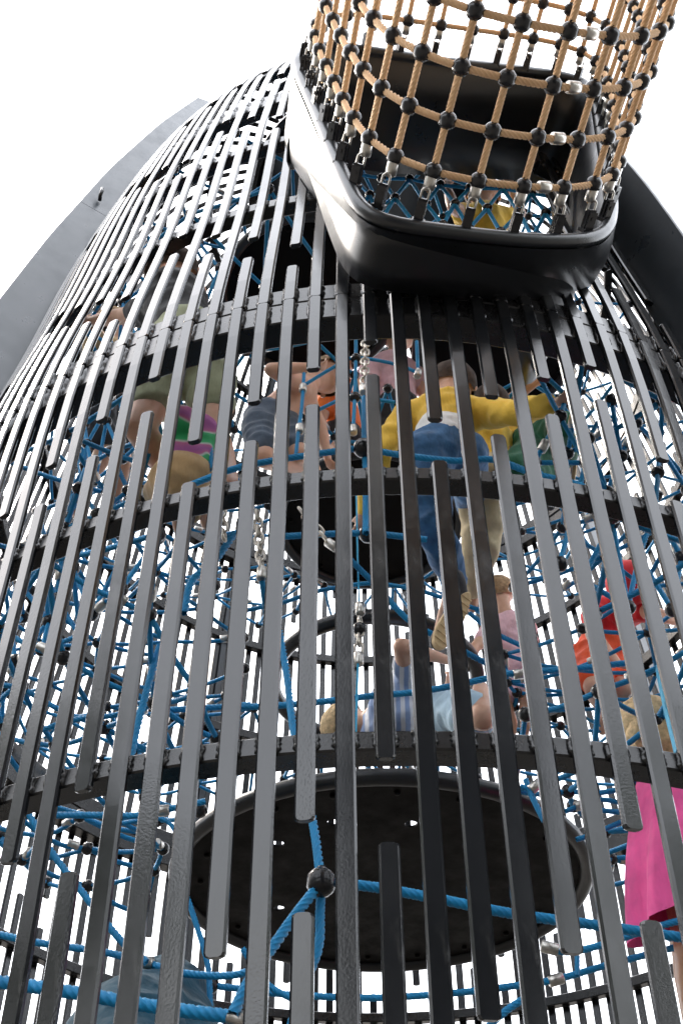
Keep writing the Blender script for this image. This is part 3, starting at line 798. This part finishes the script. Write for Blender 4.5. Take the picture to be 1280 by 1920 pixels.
def person(label, J, top, bottom, hair, skinm='skin1', k=1.0, sleeve=.5, leg=.5, longhair=False, hands=True, look=None, extra=None, shoes=None, toplen=1.0, cap=None, under=None):
    """J: joint name -> (px, py, Y).  pelvis chest neck head, and for side l/r: sh el wr hi kn an"""
    Q = {'pelvis': at(*J['pelvis'])}
    def bone(par, ch, L):       # the joint lies on its line of sight, one bone length from its parent joint
        if ch not in J: return
        d = ray(J[ch][0], J[ch][1]); p = Q[par]; t0 = (p-CAM).dot(d); c2 = ((p-CAM)-d*t0).length_squared
        h = L*L*k*k-c2; near = J[ch][2] < J[par][2]
        t = t0 if h <= 0 else t0+(-1 if near else 1)*math.sqrt(h)
        Q[ch] = CAM+d*t
    bone('pelvis', 'chest', .24); bone('chest', 'neck', .13); bone('neck', 'head', .13)
    for d_ in 'lr':
        bone('chest', d_+'sh', .13); bone(d_+'sh', d_+'el', .20); bone(d_+'el', d_+'wr', .18)
        bone('pelvis', d_+'hi', .09); bone(d_+'hi', d_+'kn', .28); bone(d_+'kn', d_+'an', .26); bone(d_+'an', d_+'to', .13)
    P = empty('person', Q['pelvis'], label=label, cat='person')
    s = Skel()
    s.j('pelvis', Q['pelvis'], .088*k); s.j('belly', Q['pelvis'].lerp(Q['chest'], .5), .078*k, 'pelvis'); s.j('chest', Q['chest'], .088*k, 'belly')
    s.j('neck', Q['neck'], .036*k, 'chest'); s.j('jaw', Q['neck'].lerp(Q['head'], .55), .055*k, 'neck'); s.j('head', Q['head'], (.082*k, .088*k), 'jaw')
    up = (Q['head']-Q['neck']).normalized(); s.j('crown', Q['head']+up*.05*k, .055*k, 'head')
    lk = (look or Vector((0, 1, .1))).normalized(); lk = (lk-up*lk.dot(up)).normalized()
    s.j('nose', Q['head']-up*.018*k+lk*.092*k, .012*k, 'head')
    for sd in 'lr':
        if sd+'sh' in Q:
            s.j(sd+'sh', Q[sd+'sh'], .044*k, 'chest'); s.j(sd+'el', Q[sd+'el'], .031*k, sd+'sh'); s.j(sd+'fa', Q[sd+'el'].lerp(Q[sd+'wr'], .35), .030*k, sd+'el'); s.j(sd+'wrist', Q[sd+'wr'], .020*k, sd+'fa')
            if hands: hand(s, sd, Q[sd+'wr'], Q[sd+'el'], .6, .92)
        if sd+'hi' in Q:
            s.j(sd+'hi', Q[sd+'hi'], .070*k, 'pelvis'); s.j(sd+'th', Q[sd+'hi'].lerp(Q[sd+'kn'], .45), .060*k, sd+'hi'); s.j(sd+'kn', Q[sd+'kn'], .046*k, sd+'th')
            s.j(sd+'ca', Q[sd+'kn'].lerp(Q[sd+'an'], .35), .045*k, sd+'kn'); s.j(sd+'an', Q[sd+'an'], .028*k, sd+'ca')
            ft = Q.get(sd+'to') or Q[sd+'an']+Vector((0, .11*k, -.02)); s.j(sd+'ba', Q[sd+'an'].lerp(ft, .6), (.030*k, .022*k), sd+'an'); s.j(sd+'to', ft, (.026*k, .016*k), sd+'ba')
    grow('body', s.V, s.E, s.R, M[skinm], P, vox=.0065, it=3)
    def part(name, names, grow_by, mat, cuts=(), disp=.009):
        V = []; R = []; E = []; idx = {}
        for nme in names: idx[nme] = len(V); V.append(s.V[s.n[nme]]); r = s.R[s.n[nme]]; r = r[0] if isinstance(r, tuple) else r; R.append(r+grow_by)
        inv = {v: a for a, v in s.n.items()}
        for a, b in s.E:
            a, b = inv[a], inv[b]
            if a in idx and b in idx: E.append((idx[a], idx[b]))
        for (a, b, t, rr) in cuts:
            V.append(s.V[s.n[a]].lerp(s.V[s.n[b]], t)); R.append(rr*k); E.append((idx[a], len(V)-1))
        return grow(name, V, E, R, mat, P, 2, disp)
    if top:
        names = ['chest', 'belly']+[d+'sh' for d in 'lr' if d+'sh' in Q]; cuts = []
        if sleeve > 1:
            names += [d+x for d in 'lr' if d+'sh' in Q for x in ('el', 'fa')]; cuts = [(d+'fa', d+'wrist', .9, .034) for d in 'lr' if d+'sh' in Q]
        else: cuts = [(d+'sh', d+'el', sleeve, .046) for d in 'lr' if d+'sh' in Q]
        cuts.append(('belly', 'pelvis', .62 if under else 1.0, .098))
        part('shirt', names, .016*k, top, cuts)
        if under: part('undershirt', ['belly', 'pelvis'], .017*k, under)
    if bottom:
        names = ['pelvis']+[d+'hi' for d in 'lr' if d+'hi' in Q]; cuts = []; gb = .017*k
        names += [d+'th' for d in 'lr' if d+'hi' in Q]
        if leg > 1:
            names += [d+x for d in 'lr' if d+'hi' in Q for x in ('kn', 'ca')]; cuts = [(d+'ca', d+'an', .95, .045) for d in 'lr' if d+'hi' in Q]
        else: cuts = [(d+'th', d+'kn', leg, .075) for d in 'lr' if d+'hi' in Q]
        part('trousers' if leg > 1 else 'shorts', names, gb, bottom, cuts)
    # hair: a cap over the back and top of the head
    b = MB(); H = Q['head']; side = up.cross(lk)
    n = 18; m = 9; Vh = []
    for i in range(m+1):
        th = PI*.62*i/m
        for j in range(n):
            a = 2*PI*j/n; d = (up*.85-lk*.5).normalized(); e1 = d.orthogonal().normalized(); e2 = d.cross(e1)
            v = d*math.cos(th)+(e1*math.cos(a)+e2*math.sin(a))*math.sin(th)
            rr = .100*k*(1+.06*noise.noise(v*7+H)); Vh.append(H+up*.012*k+v*rr)
    Fh = [(i*n+j, i*n+(j+1) % n, (i+1)*n+(j+1) % n, (i+1)*n+j) for i in range(m) for j in range(n)]
    mesh('hair' if not cap else 'cap', Vh, Fh, cap or hair, P, True)
    if longhair:
        V = []
        back = H-lk*.05*k
        s2 = Skel(); s2.j('a', back+up*.03*k, .08*k); s2.j('b', back-up*.10*k, (.085*k, .05*k), 'a'); s2.j('c', back-up*.22*k+Vector((0, 0, -.05)), (.06*k, .035*k), 'b'); s2.j('d', back-up*.30*k+Vector((0, 0, -.12)), .015*k, 'c')
        grow('long_hair', s2.V, s2.E, s2.R, hair, P, 2, .008)
    for sg in (-1, 1):
        eb = MB(); eb.lathe([(.001, -.008), (.0075, -.004), (.0085, 0), (.0075, .004), (.001, .008)], Matrix.Translation(H+lk*.079*k+side*sg*.030*k+up*.004) , 8); eb.build('eye', M['eye'], P, True)
        e2 = MB(); c = H+side*sg*.086*k-up*.008*k-lk*.005; e2.lathe([(.002, -.022), (.012, -.014), (.014, 0), (.014, .012), (.004, .022)], Matrix.Translation(c), 8); e2.build('ear', M[skinm], P, True)
    if shoes:
        for sd in 'lr':
            if sd+'an' in Q and (shoes == 'both' or sd in shoes):
                a = s.V[s.n[sd+'an']]; t = s.V[s.n[sd+'to']]; e = (t-a); L = .20*k; d = e.normalized(); heel = a-d*.03*k
                up2 = (a-s.V[s.n[sd+'ca']]).normalized(); dn = (up2-d*up2.dot(d)).normalized()
                sk2 = Skel(); o = dn*.02*k
                sk2.j('a', heel+o, (.034*k, .032*k)); sk2.j('b', heel+d*.09*k+o, (.036*k, .028*k), 'a'); sk2.j('c', heel+d*.19*k+o, (.034*k, .022*k), 'b'); sk2.j('an', a-up2*.02, .036*k, 'a')
                sho = grow('shoe', sk2.V, sk2.E, sk2.R, SHOE, P, 2)
                sb = MB(); w2 = d.cross(dn).normalized(); pts = []
                for i in range(24):
                    t_ = 2*PI*i/24; x = math.cos(t_); y = math.sin(t_); L2 = .125*k; W2 = (.040+.008*x)*k; pts.append((x*L2, y*W2))
                c0 = heel+d*.085*k+dn*.045*k
                V = [c0+d*x+w2*y for x, y in pts]+[c0+dn*.022*k+d*x*1.0+w2*y for x, y in pts]
                sb.add(V, [tuple(range(23, -1, -1)), tuple(range(24, 48))]+[(i, (i+1) % 24, 24+(i+1) % 24, 24+i) for i in range(24)])
                sb.build('sole', SOLE, sho)
    return P
SHOE = cloth('black_shoe_canvas', (.03, .03, .035)); SOLE = cloth('tan_rubber_sole', (.55, .40, .22), .25, scale=30)
C = dict(yellow=cloth('yellow_jacket', (.78, .50, .06)), white=cloth('white_shirt', (.75, .75, .74), .05), jeans=cloth('blue_jeans', (.035, .12, .26), .35, scale=20), navy=cloth('slate_blue_shorts', (.075, .105, .15)), pink=cloth('pale_pink_shirt', (.72, .45, .50)),
         orange=cloth('orange_shirt', (.80, .17, .02)), olive=cloth('olive_shorts', (.30, .32, .20)), red=cloth('red_shirt', (.66, .02, .03)), orsh=cloth('orange_red_shorts', (.80, .09, .02)), green=cloth('dark_green_trousers', (.01, .10, .05)),
         ltblue=cloth('light_blue_shorts', (.42, .58, .70)), stripe=cloth('striped_shirt', (.72, .74, .80), .1, (.28, .38, .62)), magenta=cloth('magenta_dress', (.84, .10, .34)), teal=cloth('dark_teal_coat', (.002, .05, .085)), tan=cloth('tan_shorts', (.50, .33, .16)), beige=cloth('beige_cloth', (.55, .45, .28)), maroon=cloth('maroon_shirt', (.25, .03, .08)), dark=cloth('black_clothes', (.02, .02, .022)))
def tiedye():
    m, t, b = nodes('tie_dye'); tc = t.nodes.new('ShaderNodeTexCoord'); wv = t.nodes.new('ShaderNodeTexWave'); wv.wave_type = 'RINGS'; wv.inputs['Scale'].default_value = 2.2; wv.inputs['Distortion'].default_value = 14; wv.inputs['Detail'].default_value = 3
    t.links.new(tc.outputs['Object'], wv.inputs[0]); r = ramp(t, wv.outputs[0], [(.0, (.02, .32, .10)), (.45, (.05, .42, .16)), (.62, (.55, .62, .56)), (.78, (.50, .14, .28)), (1.0, (.35, .10, .30))]); t.links.new(r.outputs[0], b.inputs['Base Color']); b.inputs['Roughness'].default_value = .85; return m
C['tiedye'] = tiedye()
YB = person('child in yellow jacket and blue jeans stretching an arm to the right', dict(pelvis=(828, 842, -1.25), chest=(832, 776, -1.1), neck=(842, 742, -1.0), head=(848, 722, -.9), lsh=(765, 782, -1.2), lel=(712, 850, -1.3), lwr=(682, 962, -1.32), rsh=(905, 772, -1.05), rel=(965, 776, -1.2), rwr=(1032, 757, -1.28),
       lhi=(800, 850, -1.28), lkn=(812, 985, -1.3), lan=(852, 1090, -1.2), lto=(822, 1190, -1.25), rhi=(868, 850, -1.2), rkn=(880, 900, -1.0), ran=(880, 960, -.8)), C['yellow'], C['jeans'], M['hair_d'], 'skin1', 1.0, 2, 2, under=C['white'])
def sneaker(P, heel, toe, ankle):
    ax = toe-heel; d = ax.normalized(); c = (heel+toe)/2; view = (CAM-c).normalized(); dn = (view+Vector((.0, 0, -.5))); dn = (dn-d*dn.dot(d)).normalized(); w2 = d.cross(dn).normalized(); L = ax.length
    k = Skel(); o = -dn*.030
    k.j('a', heel+d*.03+o, .034); k.j('b', heel+d*.10+o*.9, .036, 'a'); k.j('c', toe-d*.035+o*.75, .031, 'b'); k.j('n', ankle, .036, 'a')
    sh = grow('shoe', k.V, k.E, k.R, SHOE, P, 2)
    m = MB(); V = []; n = 36
    for off, g in ((-.012, .94), (-.009, 1.0), (.007, 1.0), (.011, .95)):
        for i in range(n):
            t = 2*PI*i/n; x = math.cos(t); y = math.sin(t); wd = .037+.009*x-.006*(1-x*x)*(1 if y < 0 else .3)
            V.append(c+d*x*L*.5*g+w2*y*wd*g+dn*off)
    F = [tuple(range(n-1, -1, -1)), tuple(range(3*n, 4*n))]+[(l*n+i, l*n+(i+1) % n, (l+1)*n+(i+1) % n, (l+1)*n+i) for l in range(3) for i in range(n)]
    m.add(V, F); so = m.build('sole', SOLE, sh)
    g = MB()
    for q in range(9):
        x = -.8+1.6*q/8; wd = (.037+.009*x)*.78*math.sqrt(1-x*x*.6); e = c+d*x*L*.48+dn*.0125; g.box(e, (.0032, wd, .002), Matrix((d, w2, dn)).transposed())
    g.build('sole_tread', SOLE, sh)
sneaker(YB, at(878, 1112, -1.14), at(818, 1216, -1.12), at(852, 1085, -1.15))
person('shirtless boy in slate blue shorts bending forward', dict(pelvis=(500, 790, -.95), chest=(560, 735, -.9), neck=(588, 712, -.88), head=(612, 706, -.86), lsh=(556, 715, -1.0), lel=(508, 693, -1.05), lwr=(582, 688, -1.0), rsh=(580, 760, -.8), rel=(600, 800, -.85), rwr=(612, 850, -.9), lhi=(492, 800, -1.02), lkn=(495, 858, -1.15), lan=(560, 880, -.95), rhi=(530, 800, -.88), rkn=(560, 850, -.9), ran=(590, 880, -.8)), None, C['navy'], M['hair_b'], 'skin1', .98, look=Vector((1, .2, .1)))
person('child in olive shorts climbing with bare legs at left', dict(pelvis=(350, 632, -1.62), chest=(325, 560, -1.4), neck=(318, 530, -1.3), head=(322, 512, -1.2), lsh=(285, 580, -1.3), lel=(232, 592, -1.1), lwr=(172, 602, -.9), rsh=(355, 565, -1.3), rel=(372, 545, -1.2), rwr=(328, 512, -1.1), lhi=(312, 690, -1.66), lkn=(262, 805, -1.7), lan=(330, 905, -1.6), rhi=(388, 690, -1.45), rkn=(402, 820, -1.5), ran=(430, 890, -1.4)), C['dark'], C['olive'], M['hair_d'], 'skin1', 1.12, leg=.1, shoes='l')
person('child in green and pink tie dye shirt and tan shorts crouching at left', dict(pelvis=(345, 890, -1.48), chest=(362, 818, -1.2), neck=(380, 785, -1.1), head=(398, 765, -1.0), lsh=(340, 790, -1.3), lel=(345, 850, -1.1), lwr=(375, 890, -1.0), rsh=(395, 815, -1.2), rel=(405, 870, -1.1), rwr=(385, 900, -1.0), lhi=(322, 900, -1.45), lkn=(300, 930, -1.3), lan=(330, 960, -1.1), rhi=(365, 900, -1.4), rkn=(388, 895, -1.3), ran=(380, 945, -1.1)), C['tiedye'], C['tan'], M['hair_d'], 'skin1', .80)
person('child with bare legs behind the far left slats', dict(pelvis=(190, 745, -.75), chest=(205, 670, -.7), neck=(210, 635, -.68), head=(212, 612, -.65), lsh=(180, 665, -.8), lel=(172, 600, -.85), lwr=(235, 592, -.9), rsh=(235, 665, -.6), rel=(250, 720, -.65), rwr=(255, 770, -.7), lhi=(180, 760, -.8), lkn=(195, 850, -.9), lan=(140, 940, -.85), rhi=(205, 760, -.7), rkn=(230, 860, -.7), ran=(215, 950, -.65)), C['tan'], C['dark'], M['hair_b'], 'skin2', 1.0)
person('child in pale pink shirt above the yellow jacket', dict(pelvis=(745, 765, -.45), chest=(735, 695, -.45), neck=(742, 655, -.45), head=(748, 628, -.42), lsh=(695, 700, -.5), lel=(672, 730, -.6), lwr=(690, 790, -.7), rsh=(778, 705, -.45), rel=(800, 745, -.5), rwr=(780, 800, -.6), lhi=(725, 790, -.45), lkn=(715, 850, -.7), lan=(735, 900, -.5), rhi=(765, 790, -.45), rkn=(775, 850, -.6), ran=(780, 900, -.5)), C['pink'], C['dark'], M['hair_y'], 'skin1', 1.12)
person('child in bright orange shirt behind the blue rope ladder', dict(pelvis=(640, 815, -.2), chest=(645, 745, -.2), neck=(645, 700, -.2), head=(643, 672, -.2), lsh=(615, 745, -.25), lel=(600, 790, -.3), lwr=(620, 830, -.35), rsh=(675, 745, -.2), rel=(690, 790, -.3), rwr=(690, 830, -.35), lhi=(630, 830, -.2), lkn=(620, 880, -.3), lan=(640, 930, -.1), rhi=(655, 830, -.2), rkn=(665, 880, -.3), ran=(665, 930, -.1)), C['orange'], C['dark'], M['hair_y'], 'skin1', 1.05)
person('child in yellow top looking out over the lower lip of the tunnel mouth', dict(pelvis=(930, 480, -1.2), chest=(905, 415, -1.15), neck=(905, 385, -1.1), head=(905, 365, -1.05), lsh=(872, 405, -1.2), lel=(848, 385, -1.3), lwr=(838, 350, -1.3), rsh=(945, 410, -1.1), rel=(975, 400, -1.1), rwr=(960, 360, -1.2)), C['yellow'], C['dark'], M['hair_d'], 'skin1', .95, sleeve=.4, look=Vector((0, -1, -.4)))
person('child in beige trousers and yellow top behind the jeans', dict(pelvis=(912, 880, -.9), chest=(918, 815, -.85), neck=(918, 780, -.8), head=(920, 755, -.75), lsh=(890, 815, -.9), lel=(880, 860, -.95), lwr=(895, 900, -1.0), rsh=(940, 820, -.8), rel=(950, 860, -.85), rwr=(940, 905, -.9), lhi=(890, 920, -.92), lkn=(890, 1020, -.95), lan=(885, 1110, -.8), rhi=(920, 920, -.85), rkn=(915, 1020, -.9), ran=(890, 1100, -.7)), C['yellow'], C['beige'], M['hair_d'], 'skin2', .82, leg=2)
person('child in yellow top and dark green trousers beside the outstretched arm', dict(pelvis=(1000, 835, -.85), chest=(945, 805, -.85), neck=(915, 790, -.85), head=(895, 780, -.82), lsh=(935, 780, -.8), lel=(955, 750, -.8), lwr=(1000, 720, -.85), rsh=(930, 835, -.9), rel=(925, 870, -.95), rwr=(950, 900, -1.0), lhi=(1010, 815, -.82), lkn=(1055, 800, -.95), lan=(1060, 862, -.95), rhi=(1000, 850, -.9), rkn=(965, 880, -1.0), ran=(1030, 890, -.95)), C['yellow'], C['green'], M['hair_d'], 'skin2', 1.0, leg=2, shoes='lr')
person('child in red shirt, red cap and orange shorts leaning right', dict(pelvis=(1128, 1222, .15), chest=(1150, 1155, .15), neck=(1165, 1118, .12), head=(1178, 1095, .1), lsh=(1115, 1150, .1), lel=(1110, 1190, 0), lwr=(1150, 1235, -.1), rsh=(1188, 1140, .1), rel=(1225, 1150, .05), rwr=(1268, 1165, 0), lhi=(1108, 1235, .1), lkn=(1115, 1290, -.05), lan=(1135, 1335, .05), rhi=(1145, 1235, .15), rkn=(1165, 1290, 0), ran=(1150, 1330, .1)), C['red'], C['orsh'], M['hair_d'], 'skin1', 1.1, look=Vector((1, -.3, 0)), cap=C['red'])
person('girl in striped shirt and light blue shorts sitting in the hoop', dict(pelvis=(850, 1352, -.35), chest=(738, 1330, -.3), neck=(690, 1350, -.28), head=(650, 1362, -.25), lsh=(768, 1275, -.4), lel=(752, 1212, -.5), lwr=(828, 1235, -.4), rsh=(705, 1370, -.2), rel=(800, 1390, -.4), rwr=(835, 1300, -.5), lhi=(850, 1330, -.4), lkn=(905, 1345, -.5), lan=(900, 1290, -.3), rhi=(865, 1380, -.2), rkn=(925, 1375, -.35), ran=(915, 1320, -.2)), C['stripe'], C['ltblue'], M['hair_y'], 'skin1', 1.05)
person('child in pale pink top behind the hoop at right', dict(pelvis=(968, 1250, .1), chest=(955, 1180, .1), neck=(945, 1140, .1), head=(935, 1112, .1), lsh=(920, 1185, .05), lel=(890, 1215, 0), lwr=(875, 1250, -.1), rsh=(985, 1180, .1), rel=(1000, 1230, .05), rwr=(980, 1275, 0), lhi=(950, 1262, .1), lkn=(940, 1310, 0), lan=(960, 1355, .1), rhi=(985, 1262, .1), rkn=(990, 1310, 0), ran=(985, 1355, .1)), C['pink'], C['pink'], M['hair_b'], 'skin1', .85)
GD = person('fair haired girl in magenta dress standing at the right edge', dict(pelvis=(1268, 1610, -.75), chest=(1258, 1500, -.75), neck=(1232, 1425, -.75), head=(1218, 1372, -.76), lsh=(1262, 1470, -.6), lel=(1300, 1560, -.55), lwr=(1330, 1640, -.6), rsh=(1290, 1480, -.7), rel=(1330, 1560, -.7), rwr=(1340, 1640, -.7), lhi=(1285, 1640, -.7), lkn=(1290, 1780, -.6), lan=(1300, 1930, -.5), rhi=(1285, 1640, -.7), rkn=(1300, 1780, -.75), ran=(1305, 1930, -.7)), C['magenta'], None, M['hair_y'], 'skin2', 1.1, longhair=True, look=Vector((.3, 1, .2)))
# her skirt: a flared folded cone
def skirt():
    V = []; n = 40; top_ = at(1272, 1462, -.76); bot = at(1272, 1722, -.8)
    ax = (bot-top_); 
    for i in range(13):
        t = i/12; c = top_+ax*t
        for j in range(n):
            a = 2*PI*j/n; r = (.125+.06*t-.05*t*t)*(1+(.03+.13*t)*math.sin(a*6+1+t*1.5)+.05*t*math.sin(a*11+t*3)); z = -.05*t*t*math.cos(a)*-1 if False else -.06*t*t*(-math.cos(a))
            V.append(c+Vector((math.cos(a)*r, math.sin(a)*r, z)))
    F = [(i*n+j, i*n+(j+1) % n, (i+1)*n+(j+1) % n, (i+1)*n+j) for i in range(12) for j in range(n)]
    mesh('skirt', V, F, C['magenta'], GD, True)
skirt()
person('person in dark teal coat bending at the bottom left corner', dict(pelvis=(235, 1960, -1.0), chest=(300, 1905, -.95), neck=(350, 1985, -.9), head=(390, 2060, -.9), lsh=(345, 1940, -1.1), lel=(370, 2040, -1.2), lwr=(380, 2120, -1.2), rsh=(300, 1930, -.8), rel=(330, 2040, -.8), rwr=(350, 2120, -.9), lhi=(220, 2010, -1.05), lkn=(230, 2200, -1.1), lan=(220, 2380, -1.0), rhi=(250, 2010, -.95), rkn=(260, 2200, -.95), ran=(250, 2380, -.9)), C['teal'], C['teal'], M['hair_d'], 'skin1', 1.35, sleeve=2, leg=2)
# ------------------------------------------------------------------ the second tower, at the far end of the rope tunnel
def second_tower():
    cx, cy = 1.15, -7.25
    T = empty('climbing_tower', (cx, cy, 0), label='matching black slatted tower at the far end of the rope tunnel', cat='climbing tower')
    V = []; F = []
    for k in range(0, 153):
        az = 2*PI*k/153; a0 = .3; b0 = 8.9
        v, f = slat_geo(.3+.1*(k % 4), 3.2+.1*(k % 4)); v2, f2 = slat_geo(3.4+.1*(k % 4), 8.9); c, sn = math.cos(az), math.sin(az)
        for (vv, ff) in ((v, f), (v2, f2)):
            base = len(V); V += [(cx+c*x-sn*y, cy+sn*x+c*y, z) for x, y, z in vv]; F += [tuple(i+base for i in q) for q in ff]
    tag(mesh('slats', V, F, M['slat'], T), kind='stuff')
    for (z0, h, d) in RINGS:
        m = MB(); R_ = prof(z0)-.05; m.tube([(cx+R_*math.cos(2*PI*i/90), cy+R_*math.sin(2*PI*i/90), z0+h/2) for i in range(90)], .035, 6, closed=True); m.build('ring_beam', M['ring'], T)
    for z in (3.03, 3.95, 4.99, 6.1, 7.4):
        m = MB(); m.lathe([(.02, z), (.9, z), (.93, z+.02), (.9, z+.04), (.02, z+.04)], Matrix.Translation((cx, cy, 0)), 40); m.build('deck_plate', M['plate'], T)
    m = MB(); m.lathe([(1.45, .02), (1.5, 2), (1.5, 5.5), (1.45, 6.5), (.5, 8.6)], Matrix.Translation((cx, cy, 0)), 40); m.build('added_dark_core', M['fin'], T)  # unseen solid core, added so the tower reflects darker in the slats
    m = MB(); m.lathe([(prof(z)-.12, z) for z in (6.2, 7, 7.8, 8.5, 8.9)]+[(.3, 9.1)], Matrix.Translation((cx, cy, 0)), 60); m.build('added_crown_fill', M['fin'], T)  # inner shell added to make the unseen crown opaque in reflections
second_tower()

# ------------------------------------------------------------------ trees round the playground, behind the place where the picture was taken
def leafmat():
    m, t, b = nodes('tree_leaves'); n = noise_tex(t, 3, 4)
    t.links.new(ramp(t, n.outputs[0], [(.3, (.03, .055, .012)), (.7, (.09, .12, .03))]).outputs[0], b.inputs['Base Color']); b.inputs['Roughness'].default_value = .6; return m
LM = leafmat(); BM = cloth('tree_bark', (.09, .065, .045), .4, scale=20)
def tree_meshes(seed):
    rn = random.Random(seed); V = []; F = []
    clumps = [(Vector((rn.gauss(0, 1.3), rn.gauss(0, 1.3), 4.6+rn.gauss(0, 1.2))), rn.uniform(.6, 1.2)) for _ in range(26)]
    for c, r in clumps:
        for _ in range(150):
            d = Vector((rn.gauss(0, 1), rn.gauss(0, 1), rn.gauss(0, 1))).normalized(); p = c+d*r*rn.uniform(.5, 1); u = d.orthogonal().normalized()*rn.uniform(.06, .13); w_ = d.cross(u).normalized()*rn.uniform(.04, .08)
            w_ = w_+d*rn.uniform(-.05, .05); b = len(V); V += [p-u, p+w_, p+u, p-w_]; F.append((b, b+1, b+2, b+3))
    a = bpy.data.meshes.new('crown'); a.from_pydata([tuple(v) for v in V], [], F); a.materials.append(LM)
    m = MB(); m.tube([(0, 0, 0), (.05, 0, 1.4), (0, .08, 2.8), (.1, 0, 4.6)], [.22, .17, .13, .05], 10)
    for c, r in clumps[:8]: m.tube([(0, .05, 2.4), tuple((Vector((0, .05, 2.4))+c)/2+Vector((0, 0, .2))), tuple(c)], [.08, .05, .02], 6)
    t = m.me('trunk', BM); return a, t
TM = [tree_meshes(1), tree_meshes(2)]
for i, (az, dist, sc, lab) in enumerate([(-80, 13, 1.15, 'broad leafy tree farthest to the left of the climbing tower'), (-62, 11.5, 1.25, 'tallest leafy tree standing left of the second tower'), (-46, 13.5, 1.05, 'small leafy tree just left of the second tower'), (48, 14, 1.2, 'leafy tree right of the second tower'), (68, 12.5, 1.0, 'low leafy tree farthest right of the second tower')]):
    a = math.radians(az); T = empty('tree', (dist*math.sin(a), -2-dist*math.cos(a), 0), label=lab, cat='tree', group='trees round the playground')
    T.scale = (sc, sc, sc); T.rotation_euler = (0, 0, i*1.7)
    for nme, me in (('crown', TM[i % 2][0]), ('trunk', TM[i % 2][1])):
        o = bpy.data.objects.new(nme, me); COL.objects.link(o); o.parent = T
